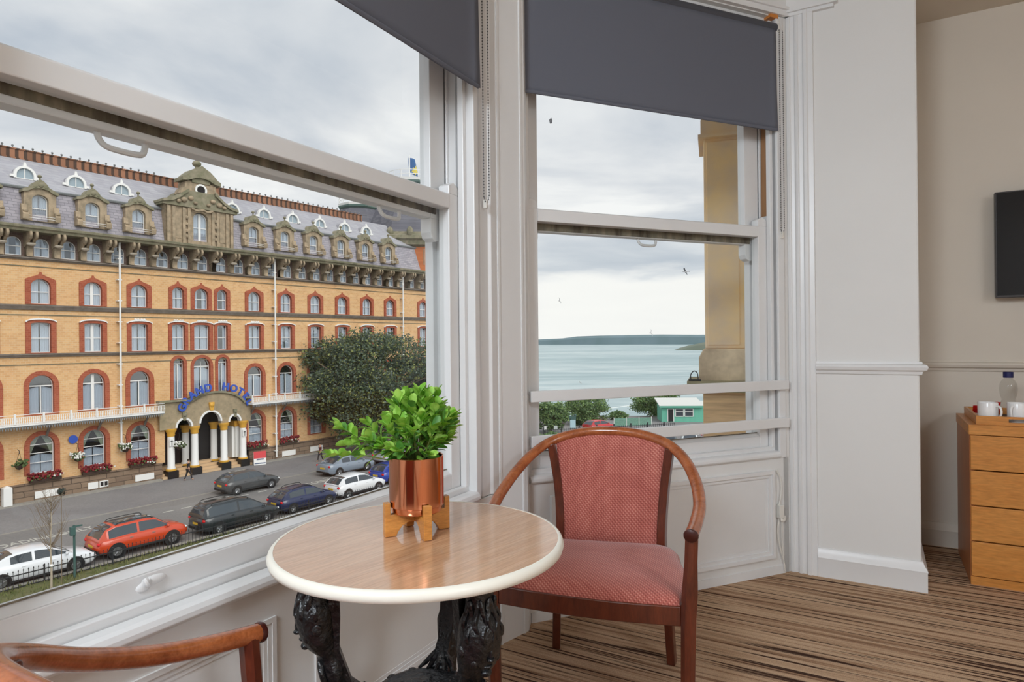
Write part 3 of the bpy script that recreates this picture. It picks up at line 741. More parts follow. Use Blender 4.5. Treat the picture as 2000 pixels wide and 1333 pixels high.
m.prism([(0, 0), (-TW, 0), (-TW, h), (-.185, h), (-.185, .030), (-.180, .034)][:0] or [(0, 0), (-TW, 0), (-TW, h), (0, h)], 0, .0, 'x') if False else None
m.box(0, .012, -.120, 0, 0, h); m.box(0, .012, -TW, -.220, 0, h); m.box(0, .012, -.220, -.120, 0, .014); m.box(0, .012, -.220, -.120, .030, h)
m.box(TD-.012, TD, -TW, 0, 0, h); m.box(.012, TD-.012, -.012, 0, 0, h); m.box(.012, TD-.012, -TW, -TW+.012, 0, h)
m.build('rim', M_beech, tray, smooth=0)
M_china = mat('white_china', rgb(238, 238, 238), 0.18)
def mug(M, label):
    r = tag(empty('mug', M), label, 'mug', 'white mugs on the tea tray')
    m = MB(); m.lathe([(0, 0), (.034, 0), (.037, .003), (.039, .02), (.0395, .088), (.0385, .090), (.037, .088), (.0365, .02), (.034, .008), (0, .007)], n=28); m.build('cup', M_china, r)
    m = MB(); m.tube(spline([(.037, 0, .074), (.056, 0, .074), (.065, 0, .058), (.063, 0, .036), (.050, 0, .022), (.037, 0, .020)], 5), .0048, 8); m.build('handle', M_china, r); return r
tz = .7355+.0082
def rfp(s, n, z, rot=0): return RF @ Matrix.Translation((s, -n, z)) @ Matrix.Rotation(R(rot), 4, 'Z')
mug(rfp(1.600, 1.684, tz, 222), 'leftmost white mug on the tea tray, beside the red sachets')
mug(rfp(1.615, 1.796, tz, 150), 'white mug at the right on the tea tray, its handle turned left')
mug(rfp(1.715, 1.872, tz, 180), 'white mug on the tea tray, furthest right beside the bottle')
M_pet = glassmat('clear_plastic', (.90, .90, .89, 1), 1.0); M_blue = mat('dark_blue_cap', rgb(18, 26, 84), 0.4)
bt = tag(empty('water_bottle', rfp(1.79, 1.788, tz)), 'clear plastic water bottle with dark blue cap on the tea tray', 'bottle')
m = MB(); m.lathe([(0, 0), (.030, 0), (.033, .004), (.034, .03), (.031, .045), (.033, .06), (.030, .078), (.026, .09), (.033, .112), (.036, .138), (.034, .165), (.025, .184), (.017, .190), (.016, .205)], n=28)
m.build('bottle_body', M_pet, bt)
m = MB(); m.lathe([(0, .196), (.0205, .196), (.021, .200), (.021, .222), (.019, .224), (0, .224)], n=24); m.build('cap', M_blue, bt)
M_red = mat('glossy_red_foil', rgb(190, 22, 22), 0.35)
def sachet(M, label, material, L=.095, Wd=.05, group='drink sachets on the tea tray'):
    m = MB(); 
    def fn(s):
        def g(u, v):
            e = (1-abs(2*u-1)**3)*(1-abs(2*v-1)**3); return ((u-.5)*L, (v-.5)*Wd, .010+s*.009*e+.003*math.sin(9*u))
        return g
    m.grid(fn(1), 12, 8); m.grid(fn(-1), 12, 8)
    return tag(m.build('sachet', material, M=M, smooth=60), label, 'sachet', group)
sachet(rfp(1.86, 1.680, tz+.002, 0), 'white paper sachet under the red sachets on the tea tray', mat('white_paper', rgb(225, 222, 215), .7), .10, .05)
sachet(rfp(1.80, 1.694, tz+.026, 88) @ Matrix.Rotation(R(58), 4, 'X'), 'red foil sachet propped up at the left end of the tea tray', M_red, .09, .055)
sachet(rfp(1.765, 1.712, tz+.040, 96) @ Matrix.Rotation(R(66), 4, 'X'), 'red foil sachet standing up behind the leftmost mug', M_red, .085, .075)

# ------------------------------------------------------------------ television on the alcove wall
tv = tag(empty('television', RF @ Matrix.Translation((XR-.001, -1.775, 1.337))), 'flat black television mounted on the alcove wall, cut by the right edge of the picture', 'television')
M_bez = mat('dark_grey_bezel', rgb(52, 48, 48), 0.4); M_scr = mat('black_screen', rgb(9, 8, 9), 0.22, spec=0.35)
TVW, TVH = .95, .545
m = MB(); m.box(-.085, -.045, -TVW, 0, 0, TVH); m.build('housing', M_bez, tv, smooth=0, bevel=.003)
MB().box(-.0865, -.085, -TVW+.006, -.006, .012, TVH-.006).build('screen', M_scr, tv, smooth=0)
MB().box(-.045, 0, -.62, -.32, .15, .40).build('wall_bracket', M_bez, tv, smooth=0)
# ================================================================== the brick hotel across the street
def brickmat(name, a, b, mortar, sx=4.0, rough=0.85, off=0.5, bw=.5, rh=.25, msize=.02):
    m = bpy.data.materials.new(name); m.use_nodes = True; t = NT(m.node_tree); t.n.clear()
    co = t.new('ShaderNodeTexCoord').outputs['Object']; s = t.new('ShaderNodeSeparateXYZ', i_0=co)
    v = t.new('ShaderNodeCombineXYZ', i_0=t.math('ADD', s.outputs[0], s.outputs[1]), i_1=s.outputs[2]).outputs[0]
    br = t.new('ShaderNodeTexBrick', i_Vector=v, i_Color1=a, i_Color2=b, i_Mortar=mortar, i_Scale=sx, i_Mortar_Size=msize, i_Bias=0.0, i_Brick_Width=bw, i_Row_Height=rh)
    br.offset = off
    nz = t.new('ShaderNodeTexNoise', i_Vector=co, i_Scale=0.9, i_Detail=5.0)
    c = t.mix(0.35, br.outputs[0], t.ramp(nz.outputs[0], [(0.3, (.42, .41, .40)), (0.7, (.58, .58, .58))]), 'OVERLAY')
    bs = t.new('ShaderNodeBsdfPrincipled', i_Base_Color=c, i_Roughness=rough); bs.inputs['Specular IOR Level'].default_value = 0.2
    t.new('ShaderNodeOutputMaterial', i_Surface=bs); return m
M_brick = brickmat('yellow_brick', rgb(220, 178, 130), rgb(206, 162, 114), rgb(214, 186, 150), 1.6)
M_red = brickmat('red_brick', rgb(170, 94, 70), rgb(152, 80, 60), rgb(170, 108, 86), 1.6)
M_dkbrick = brickmat('weathered_attic_brick', rgb(122, 102, 92), rgb(104, 86, 80), rgb(128, 112, 104), 1.6)
M_slate = brickmat('lavender_slate', rgb(172, 168, 176), rgb(152, 149, 158), rgb(122, 120, 128), 1.0, 0.7, bw=.6, rh=.22, msize=.015)
M_slate2 = brickmat('blue_grey_slate', rgb(170, 170, 176), rgb(158, 158, 166), rgb(146, 146, 154), 1.0, 0.65, bw=.6, rh=.25, msize=.01)
M_domeslate = brickmat('dark_dome_slate', rgb(112, 112, 120), rgb(90, 90, 100), rgb(84, 84, 92), 0.8, 0.7, bw=.4, rh=.25, msize=.01)
M_terra = brickmat('terracotta_cresting', rgb(158, 114, 90), rgb(126, 92, 74), rgb(82, 66, 58), 1.0, bw=.55, rh=1.2, msize=.12)
M_sand = mat('weathered_sandstone', rgb(180, 160, 134), 0.9, var=0.45, vscale=2.4, col2=rgb(134, 122, 102))
M_mossy = mat('mossy_stone', rgb(150, 142, 122), 0.95, var=0.4, vscale=2.2, col2=rgb(112, 112, 88))
M_course = mat('grey_stone_course', rgb(142, 132, 122), 0.9, var=0.35, vscale=2)
M_plinth = brickmat('brown_stone_plinth', rgb(142, 122, 104), rgb(122, 104, 90), rgb(92, 80, 70), 1.0, bw=1.2, rh=.42, msize=.03)
M_white = mat('white_exterior_paint', rgb(232, 232, 230), 0.5)
M_hpane = bpy.data.materials.new('hotel_pane'); M_hpane.use_nodes = True
_t = NT(M_hpane.node_tree); _t.n.clear()
_t.new('ShaderNodeOutputMaterial', i_Surface=_t.new('ShaderNodeMixShader', i_0=0.16, i_1=_t.new('ShaderNodeBsdfTransparent', i_Color=(.88, .92, .95, 1)), i_2=_t.new('ShaderNodeBsdfGlossy', i_Roughness=0.03)))
M_net = mat('net_curtain', rgb(236, 238, 244), 0.9)
M_cream = mat('cream_curtain', rgb(214, 216, 190), 0.9)
M_dark = mat('dark_interior', rgb(34, 32, 34), 0.9)  # near-black put in for the shade inside rooms and porch
M_gold = mat('gold_paint', rgb(216, 164, 64), 0.45)
M_black = mat('black_paint', rgb(28, 27, 28), 0.45)
M_blue = mat('blue_sign_paint', rgb(52, 86, 184), 0.4)
M_copperg = mat('green_copper', rgb(96, 122, 116), 0.7)
M_lead = mat('grey_lead', rgb(120, 124, 126), 0.6)
HK = Matrix.Scale(KX, 4) @ Matrix.Translation((0, 0, 8.66))     # surveyed hotel coordinates -> local
HROOT = Matrix.Translation((0, 0, GROUND)); HROOT = HF @ HROOT
hotel = tag(empty('hotel', HROOT), 'long yellow and red brick grand building with mansard roof across the street', 'building')
def hb(): return MB(HK)
def hl(t, y, z): return Matrix.Translation((t*KX, y*KX, (z+8.66)*KX))
SK3 = Matrix.Scale(KX, 4)
WY = 0.10                                        # wall face

def outl(w, h, rise, n=10, W=None, extra=()):
    """window outline: rectangle w x (h-rise) topped by an elliptical arch of height rise"""
    a = [(-w/2, 0), (w/2, 0)]
    return a+[(w/2*math.cos(t), h-rise+rise*math.sin(t)) for t in [PI*i/n for i in range(n+1)]]
# ---- wall with arched openings
wall = hb(); wins = []
def cell(m, x0, x1, z0, z1, cx, zs, w, h, rise, mi=0, y=WY, dep=.28):
    """wall panel x0..x1, z0..z1 with an arched hole standing at zs"""
    sp = zs+h-rise; ang = sorted(set([PI*i/12 for i in range(13)]+[math.atan2(z1-sp, x1-cx), math.atan2(z1-sp, x0-cx)]))
    inn = [(cx-w/2, zs), (cx+w/2, zs)]+[(cx+w/2*math.cos(a), sp+rise*math.sin(a)) for a in ang]
    out = [(x0, z0), (x1, z0)]
    for a in ang:
        c, s = math.cos(a), math.sin(a); k = []
        if c > 1e-9: k.append((x1-cx)/c)
        if c < -1e-9: k.append((x0-cx)/c)
        if s > 1e-9: k.append((z1-sp)/s)
        k = min(k); out.append((cx+c*k, sp+s*k))
    n = len(inn); v = [(p[0], y, p[1]) for p in out]+[(p[0], y, p[1]) for p in inn]+[(p[0], y+dep, p[1]) for p in inn]
    f = []
    for i in range(n):
        j = (i+1) % n; f += [(i, j, n+j, n+i), (n+i, n+j, 2*n+j, 2*n+i)]
    m.add(v, f, mi)
BAYS = [-13.2, -10.25, -7.30, -4.34, -1.42, 7.45, 10.41, 13.4, 16.37, 19.32, 22.33, 27.0, 29.9]
TRI = [1.29, 3.05, 4.70]
BND = [-16.5, -11.72, -8.77, -5.82, -2.88, .25, 5.35, 8.93, 11.9, 14.88, 17.84, 20.8, 24.4, 28.4, 32.0]
cells = [(BND[i], BND[i+1], [b for b in BAYS+TRI if BND[i] < b < BND[i+1]]) for i in range(len(BND)-1)]
ROWS = {'third': (3.52, 6.62, 3.80, 1.09, 1.58, .48), 'second': (.50, 3.52, .70, 1.09, 1.92, .10), 'first': (-3.72, .50, -3.20, 1.34, 2.47, .67), 'ground': (-7.48, -3.72, -6.95, 1.35, 2.41, .66)}
TRW = {'third': (.86, 1.07, .84), 'second': (.95, 1.20, .84), 'first': (.78, 1.30, .78)}
for row, (z0, z1, zs, w, h, rise) in ROWS.items():
    for x0, x1, bs in cells:
        if row == 'ground' and len(bs) == 3: continue
        edges = [x0]+[(a+b)/2 for a, b in zip(bs, bs[1:])]+[x1]
        if row == 'ground' and abs(x0-5.35) < .01: edges[0] = 6.88
        for k, b in enumerate(bs):
            if len(bs) == 3:
                ww = TRW[row][k]; hh, rr, s_ = h, rise*ww/w, zs
                if row == 'first': hh, rr, s_ = 3.05, ww/2, -2.95
            else: ww, hh, rr, s_ = w, h, rise, zs
            cell(wall, edges[k], edges[k+1], z0, z1, b, s_, ww+.24, hh+.1, rr+.06 if row != 'second' else rr)
            wins.append((row, b, s_, ww, hh, rr, len(bs) == 3))
wall.box(-16.5, 32, WY+.28, 5.8, 6.60, 6.64); wall.box(-16.5, 32.0, 5.8, 6.0, -8.66, 8.6); wall.box(-16.7, -16.5, WY, 6, -8.66, 8.6); wall.box(31.9, 32, WY, 6, -8.66, 8.6)
for z in (3.5, .5, -3.72): wall.box(-16.5, 32, WY+.5, 5.8, z-.03, z+.03)
wall.build('wall', M_brick, hotel, smooth=0)
m = hb(); m.box(-16.5, 32, 1.6, 1.7, -8.6, 8.5); m.build('dark_backing', M_dark, hotel, smooth=0)  # dark backing sheet, its colour stands for the unlit rooms behind the windows

# ---- windows: frame (part) with surround, pane, curtains (sub-parts)
def curtain_mesh(w, h, rise, gap, tieback=False, y=.30, z0=0.0):
    m = MB(SK3)
    for s in (-1, 1):
        def fn(u, v):
            z = z0+(h-z0)*v; top = math.sqrt(max(.0, 1-max(0, (z-(h-rise))/max(rise, .01))**2))
            xo = w/2*max(.12, top); xi = gap/2
            if tieback: xi = gap/2*(1-v)**.8+.01
            xi = min(xi, xo-.01)
            return (s*(xi+(xo-xi)*u), y+.025*math.sin(u*26), z)
        m.grid(fn, 22, 8)
    return m
PROT = {}
def window_proto(key, w, h, rise, style, tri):
    fr = MB(SK3); t = .055
    o, i = outl(w, h, rise), outl(w-2*t, h-t, max(.03, rise-t))
    i = [(x, max(z, t)) for x, z in i]
    fr.ring(o, i, .20, .26)
    if style in ('third', 'second', 'attic', 'dormer'): fr.box(-w/2+t, w/2-t, .205, .25, h*.47, h*.47+.05)
    if style == 'first':
        zt = h-rise-.05; fr.box(-w/2+t, w/2-t, .20, .26, zt, zt+.07); fr.box(-.03, .03, .20, .255, 0, zt)
        if tri and w > 1: fr.box(-.02, .02, .20, .25, zt, h)
    if style == 'ground':
        for z in (h*.27, h*.52, h*.74): fr.box(-w/2+t, w/2-t, .205, .25, z, z+.045)
    if w > .7 and key[-1] == 'mull': fr.box(-.09, .09, .195, .26, 0, h-.02)
    su = MB(SK3); b = .28 if w > 1 else .24
    if style == 'third':
        W = w+2*b; op = [(-W/2, -.04), (W/2, -.04)]+[(W/2*math.cos(a), h-.08+.20*math.sin(a)) for a in [PI*k/10 for k in range(11)]]
        su.ring(op, outl(w-.01, h, rise), -.07, .22)
        su.prism([(x, h+.02+z) for x, z in [(-W*.42, .02), (-W*.2, .16), (-.09, .28), (-.05, .42), (.05, .42), (.09, .28), (W*.2, .16), (W*.42, .02)]], -.06, .06, 'y')
    elif style == 'second':
        W = w+2*b; op = [(-W/2, -.04), (W/2, -.04)]+[(W/2*math.cos(a), h+.02+.18*math.sin(a)) for a in [PI*k/10 for k in range(11)]]
        su.ring(op, outl(w-.01, h, rise), -.07, .22)
    elif style in ('first', 'ground'):
        if tri: b = .22
        W = w+2*b; op = [(-W/2, -.05), (W/2, -.05)]+[(W/2*math.cos(a), h-rise+(rise+b)*math.sin(a)) for a in [PI*k/10 for k in range(11)]]
        su.ring(op, outl(w-.01, h, rise), -.06, .22)
    pn = MB(SK3); pl = outl(w-.06, h-.03, rise)
    pn.prism(pl, .222, .232, 'y')
    cu = None
    if style in ('third', 'second', 'attic', 'dormer'): cu = [(curtain_mesh(w, h-.04, rise, .10 if key[-1] != 'open' else .35), M_net)]
    elif style == 'first': cu = [(curtain_mesh(w, h-rise-.02, .02, .16), M_net)]
    elif style == 'ground': cu = [(curtain_mesh(w, h-.04, rise, w*.80, True, z0=h*.48), M_cream), (curtain_mesh(w, h*.5, .02, .05, y=.34), M_net)]
    return fr, su, pn, cu
def make_window(name, style, t, z, w, h, rise, tri=False, var='', parent=None, y=WY, surround=True):
    key = (style, round(w, 3), round(h, 3), tri, var)
    par = parent or hotel
    if key not in PROT:
        fr, su, pn, cu = window_proto(key, w, h, rise, style, tri)
        f = fr.build(name, M_white, par, smooth=0)
        if surround and su.v: su.build('surround', M_red, f, smooth=0)
        pn.build('pane', M_hpane, f, smooth=0)
        for c, mt in cu: c.build('curtain', mt, f, smooth=60)
        PROT[key] = f; f.matrix_local = hl(t, y, z) if parent is None else Matrix.Translation((t*KX, y*KX, z*KX)); return f
    f = copy_tree(PROT[key], par); f.matrix_local = hl(t, y, z) if parent is None else Matrix.Translation((t*KX, y*KX, z*KX)); return f
rw = random.Random(3)
for row, b, zs, w, h, rise, tri in wins:
    var = 'mull' if abs(b+4.34) < .1 else ('open' if rw.random() < .2 and row != 'first' else '')
    if row == 'ground' : var = '' if var == 'open' else ''
    make_window('window', row, b, zs, w, h, rise, tri, var)
# white hood mouldings and keystones over the second floor windows
m0 = None
for row, b, zs, w, h, rise, tri in wins:
    if row != 'second': continue
    W = w+.62; m = hb(); o = [(b+W/2*math.cos(a), zs+h+.03+.24*math.sin(a)) for a in [PI*k/12 for k in range(13)]]; i = [(b+(W/2-.06)*math.cos(a), zs+h+.02+.16*math.sin(a)) for a in [PI*k/12 for k in range(13)]]
    m.prism(o+i[::-1], -.06, WY, 'y')
    if abs(b-7.45) < .1 or abs(b+1.42) < .1 or tri:
        for k in (-.3, -.12, .1, .28): m.ball((b+k, -.03, zs+h+.30), (.11, .07, .07), 6, 4)
    m.build('hood_moulding', M_white, hotel, smooth=0)

# ---- courses, plinth, cornice
def course(name, prof, x0, x1, material): hb().prism(prof, x0, x1, 'x').build(name, material, hotel, smooth=0)
for z0, z1, zt in ((3.37, 3.74, 3.06), (.39, .66, -.08), (6.50, 6.72, 6.12)):
    course('string_course', [(WY+.1, z0), (WY-.10, z0+.04), (WY-.18, z0+.16), (WY-.26, z1-.10), (WY-.28, z1-.02), (WY+.1, z1)], -16.5, 32, M_course)
    course('thin_course', [(WY+.1, zt), (WY-.04, zt), (WY-.06, zt+.05), (WY+.1, zt+.07)], -16.5, 32, M_mossy)
for x0, x1 in ((-16.5, .0), (6.85, 32)):
    course('plinth', [(1.6, -8.66), (-.04, -8.66), (-.04, -8.05), (.0, -8.02), (.0, -7.60), (-.06, -7.57), (-.06, -7.46), (1.6, -7.46)], x0, x1, M_plinth)
for a, b in ((-7.76, -6.50), (-4.80, -4.20), (-1.86, -.60), (9.8, 11.1), (12.6, 13.9), (-10.9, -9.6)):
    m = hb(); m.box(a, b, -.09, -.03, -8.48, -8.04)
    m.build('basement_light', M_white, hotel, smooth=0)
m = hb(); m.box(-4.12, -3.58, -.09, -.03, -8.46, -8.04); bl = m.build('basement_window', M_white, hotel, smooth=0)
m = hb()
for k in range(2): m.box(-4.06+.25*k, -3.88+.25*k, -.095, -.085, -8.38, -8.10)
m.build('pane', M_dark, bl, smooth=0)
course('cornice', [(.5, 8.22), (-.80, 8.22), (-.86, 8.34), (-.98, 8.42), (-1.02, 8.56), (-.9, 8.60), (-.7, 8.52), (.5, 8.62)], -16.5, 32, M_mossy)
# ---- attic storey between brackets
br = hb(); 
def scroll(m, x):
    for dx in (-.15, .15):
        pts = [(x+dx, -.86, 8.20), (x+dx, -.92, 7.98), (x+dx, -.74, 7.80), (x+dx, -.62, 7.92), (x+dx, -.70, 8.0)]
        m.tube(spline(pts, 4), .085, 8)
        m.prism([(.3, 8.22), (-.85, 8.22), (-.80, 7.95), (-.45, 7.70), (-.25, 7.45), (.3, 7.3)], x+dx-.075, x+dx+.075, 'x')
        m.prism([(.3, 7.5), (-.16, 7.45), (-.06, 6.9), (-.16, 6.74), (.3, 6.72)], x-.17, x+.17, 'x')
scroll(br, 0); br0 = br.build('bracket', M_sand, hotel, smooth=50)
BX = [-13.85+1.4865*i for i in range(31)]
br0.location = (BX[0]*KX, 0, 0)
cp_ = hb(); cp_.ball((0, -.36, 7.48), (.25, .17, .11), 10, 6); cp_.tube([(-.2, -.40, 7.52), (0, -.52, 7.47), (.2, -.40, 7.52)], .05, 6); cp_.build('shell_cup', mat('pale_carved_stone', rgb(196, 186, 170), .9, var=.2, vscale=4), br0)
for x in BX[1:]:
    c = copy_tree(br0, hotel); c.location = (x*KX, 0, 0); continue
    c = br0.copy(); COL.objects.link(c); c.parent = hotel; c.location = (x*KX, 0, 0)
m = hb()
for i, x in enumerate(BX[:-1]):
    make_window('attic_window', 'attic', x+.743, 6.80, .86, 1.18, .43, False, 'open' if i % 2 else '', y=.16, surround=False)
    cell(m, x, x+1.4866, 6.6, 8.45, x+.743, 6.80, .84, 1.17, .42, y=.30, dep=.12)
m.box(-16.5, BX[0], .30, .42, 6.6, 8.45); m.box(BX[-1], 32, .30, .42, 6.6, 8.45)
m.build('attic_wall', M_dkbrick, hotel, smooth=0)

# ---- mansard roof, trim, cresting with finials
course('lower_roof', [(-.20, 8.5), (.30, 11.0), (6, 11.0), (6, 8.5)], -16.5, 29, M_slate)
course('roof_trim', [(.18, 10.98), (.14, 11.08), (.22, 11.16), (.42, 11.17), (.42, 11.0)], -16.5, 27.5, M_lead)
course('upper_roof', [(.32, 11.12), (3.0, 13.55), (6, 13.55), (6, 11.1)], -16.5, 29, M_slate2)
m = hb(); m.box(-16.5, 21.2, 2.9, 3.15, 13.5, 14.08); m.box(-16.5, 21.2, 2.84, 3.2, 14.06, 14.14); m.box(-16.5, 21.2, 2.86, 3.2, 13.44, 13.52)
cr_ = m.build('ridge_cresting', M_terra, hotel, smooth=0)
m = hb(); m.tube([(0, 3.02, 14.1), (0, 3.02, 14.24)], .04, 6); m.ball((0, 3.02, 14.30), .075, 8, 6); f0 = m.build('ridge_finial', M_lead, hotel)
xs = [-16.2+.555*i for i in range(68)]; xs = [x for x in xs if not 1.3 < x < 5.2]
f0.location = (xs[0]*KX, 0, 0)
for x in xs[1:]:
    c = f0.copy(); COL.objects.link(c); c.parent = hotel; c.location = (x*KX, 0, 0)

# ---- stone dormers on the lower slope
def dormer():
    m = MB(SK3); w = .88
    inner = outl(w, 1.66, .34); op = [(-.86, -.02), (.86, -.02)]+[(.86*math.cos(a), 1.70+.34*math.sin(a)) for a in [PI*k/10 for k in range(11)]]
    m.ring(op, inner, -.28, .30)
    m.box(-.84, .84, .28, 1.6, 0, .03); m.box(-.84, -.50, -.1, 1.4, 0, 1.9); m.box(.50, .84, -.1, 1.4, 0, 1.9)
    d = m.build('dormer', M_sand, hotel, smooth=0)
    m = MB(SK3)
    pd = [(-.98, 1.72), (-.96, 1.88), (-.70, 2.02), (-.46, 2.14), (-.34, 2.34), (-.16, 2.52), (0, 2.60), (.16, 2.52), (.34, 2.34), (.46, 2.14), (.70, 2.02), (.96, 1.88), (.98, 1.72), (.70, 1.78), (.4, 1.98), (0, 2.06), (-.4, 1.98), (-.70, 1.78)]
    m.prism(pd, -.42, 1.2, 'y'); m.tube([(0, -.2, 2.55), (0, -.2, 2.76)], .06, 6); m.ball((0, -.2, 2.84), (.13, .13, .11), 8, 5)
    m.ball((0, -.42, 2.26), (.17, .08, .17), 8, 5)
    for s in (-1, 1): m.ball((s*.30, -.42, 2.14), (.12, .06, .09), 6, 4)
    m.build('pediment', M_mossy, d, smooth=40)
    for s in (-1, 1):
        m = MB(SK3); m.prism([(-.30, 0), (-.62, 0), (-.66, .30), (-.50, .52), (-.36, .60), (-.32, .95), (-.1, 1.0), (-.1, 0)], s*.86-.15, s*.86+.15, 'x'); m.ball((s*.86, -.5, .52), (.17, .17, .12), 8, 5); m.build('side_scroll', M_sand, d, smooth=40)
    m = MB(SK3)
    for z in (.12, .26): m.tube([(-.72, -.56, z), (.72, -.56, z)], .016, 4)
    m.build('guard_rail', M_white, d)
    fr, su, pn, cu = window_proto(('dormer', w, 1.66, False, ''), w, 1.66, .34, 'dormer', False)
    M1 = Matrix.Translation((0, -.24*KX, 0))
    f = fr.build('window', M_white, d, M=M1, smooth=0)
    fr2 = MB(SK3); pn.build('pane', M_hpane, d, M=M1, smooth=0)
    for c, mt in cu: c.build('curtain', mt, d, M=M1)
    return d
d0 = dormer(); DX = [-13.2, -10.3, -7.38, -4.44, -1.54, 7.25, 10.17, 13.05, 16.05, 18.97, 21.9]
d0.matrix_local = hl(DX[0], 0, 9.0)
for x in DX[1:]: copy_tree(d0, hotel).matrix_local = hl(x, 0, 9.0)
# ---- small white round-headed dormers on the upper slope
def eye_dormer():
    m = MB(SK3); op = [(.60*math.cos(a), .22+.60*math.sin(a)) for a in [PI*k/14 for k in range(15)]]; ip = [(.46*math.cos(a), .22+.46*math.sin(a)) for a in [PI*k/14 for k in range(15)]]
    m.prism([(-.60, .0)]+[(x, z) for x, z in op[::-1]]+[(.60, 0), (.46, 0)]+ip+[(-.46, 0)], -.14, .12, 'y')
    m.box(-.78, -.52, -.12, .1, .05, .20); m.box(.52, .78, -.12, .1, .05, .20); m.prism([(-.10, .80), (.10, .80), (.06, 1.0), (0, 1.10), (-.06, 1.0)], -.10, .08, 'y')
    d = m.build('round_dormer', M_white, hotel, smooth=0)
    m = MB(SK3); m.prism([(x*.98, z) for x, z in op]+[(-.58, 0), (.58, 0)], .08, 1.3, 'y'); m.build('dormer_cheek', M_slate2, d, smooth=0)
    m = MB(SK3); m.box(-.025, .025, -.03, .06, 0, .68); m.box(-.45, .45, -.03, .06, 0, .05); m.build('frame', M_white, d, smooth=0)
    m = MB(SK3); m.prism([(x, z-.01) for x, z in ip]+[(-.46, 0), (.46, 0)], .02, .03, 'y'); m.build('pane', mat('pale_sky_pane', rgb(150, 166, 176), .08, spec=.8), d, smooth=0)
    return d
e0 = eye_dormer(); EX = [-13.7, -10.75, -7.8, -4.95, -2.12, 6.15, 9.0, 11.8, 14.65, 17.5, 20.15]
e0.matrix_local = hl(EX[0], 1.05, 11.78)
for x in EX[1:]: copy_tree(e0, hotel).matrix_local = hl(x, 1.05, 11.78)

# ---- central gable with attic, eye window and ogee cap
GX = 2.86
g = hb(); cell(g, GX-2.62, GX+2.62, 8.56, 11.45, GX, 8.93, 1.14, 2.18, .5, y=-.32, dep=.3)
g.box(GX-2.62, GX-2.5, -.32, 3.4, 8.56, 11.45); g.box(GX+2.5, GX+2.62, -.32, 3.4, 8.56, 11.45)
for s in (-1, 1):
    for dx in (.92, 1.30, 2.05, 2.42): g.box(GX+s*dx-.11, GX+s*dx+.11, -.44, -.3, 8.6, 11.3)
    g.box(GX+s*1.7-.22, GX+s*1.7+.22, -.36, -.3, 9.0, 10.9)
    for z in (9.2, 9.6, 10.1, 10.6): g.ball((GX+s*1.11, -.42, z), (.12, .09, .14), 6, 4)
gable = g.build('gable', M_sand, hotel, smooth=0)
ped = []
m = hb()
pl = [(-2.86, 11.36), (-2.84, 11.58), (-2.2, 11.70), (-1.7, 11.98), (-1.2, 12.40), (-.9, 12.62), (.9, 12.62), (1.2, 12.40), (1.7, 11.98), (2.2, 11.70), (2.84, 11.58), (2.86, 11.36)]
m.prism([(GX+x, z) for x, z in pl], -.50, 3.6, 'y')
for s in (-1, 1):
    m.prism([(GX+s*x, z) for x, z in [(2.9, 11.52), (2.86, 11.72), (2.25, 11.86), (1.75, 12.14), (1.25, 12.55), (1.0, 12.72), (1.0, 12.52), (1.2, 12.36), (1.7, 11.94), (2.2, 11.66)]], -.66, 3.6, 'y')
m.build('pediment', M_mossy, gable, smooth=0)
m = hb()
for s in (-1, 1):
    for x, z, r in ((1.35, 11.85, .24), (.85, 12.05, .22), (1.75, 11.70, .18), (.5, 11.72, .16)): m.ball((GX+s*x, -.56, z), (r, .16, r*.8), 8, 6)
m.tube(spline([(GX-.8, -.54, 11.3), (GX-.4, -.6, 11.16), (GX, -.62, 11.25), (GX+.4, -.6, 11.16), (GX+.8, -.54, 11.3)], 5), .10, 6)
m.build('carved_swag', M_sand, gable, smooth=60)
m = hb(); no = [(GX+.46*math.cos(2*PI*k/20), 12.80+.46*math.sin(2*PI*k/20)) for k in range(20)]; ni = [(GX+.32*math.cos(2*PI*k/20), 12.80+.32*math.sin(2*PI*k/20)) for k in range(20)]
m.box(GX-1.0, GX+1.0, -.36, 1.1, 11.9, 13.40)
for s in (-1, 1): m.prism([(GX+s*x, z) for x, z in [(1.0, 13.3), (1.0, 12.3), (1.55, 12.35), (1.42, 12.7), (1.2, 12.9), (1.15, 13.3)]], -.40, .6, 'y')
m.build('attic_block', M_sand, gable, smooth=0)
m = hb(); m.ring(no, ni, -.44, -.35); ey = m.build('eye_window', M_white, hotel, smooth=0)
hb().prism(ni, -.375, -.365, 'y').build('pane', M_dark, ey, smooth=0)
m = hb(); cp = [(-1.48, 13.30), (-1.46, 13.58), (-1.2, 13.72), (-.95, 13.98), (-.6, 14.28), (-.28, 14.44), (0, 14.62), (.28, 14.44), (.6, 14.28), (.95, 13.98), (1.2, 13.72), (1.46, 13.58), (1.48, 13.30), (1.0, 13.38), (.5, 13.62), (0, 13.68), (-.5, 13.62), (-1.0, 13.38)]
m.prism([(GX+x, z) for x, z in cp], -.62, .7, 'y'); m.box(GX-.7, GX+.7, -.45, .6, 13.3, 13.9)
m.lathe([(.16, 14.5), (.12, 14.66), (.30, 14.80), (.33, 14.95), (.24, 15.08), (.10, 15.14), (.10, 15.22), (.14, 15.27), (.05, 15.36), (.05, 15.55), (0, 15.7)], (GX, .2, 0), 12)
m.build('ogee_cap', M_mossy, gable, smooth=40)
make_window('gable_window', 'third', GX, 8.93, 1.10, 2.12, .5, False, 'mull', y=-.30, surround=False)

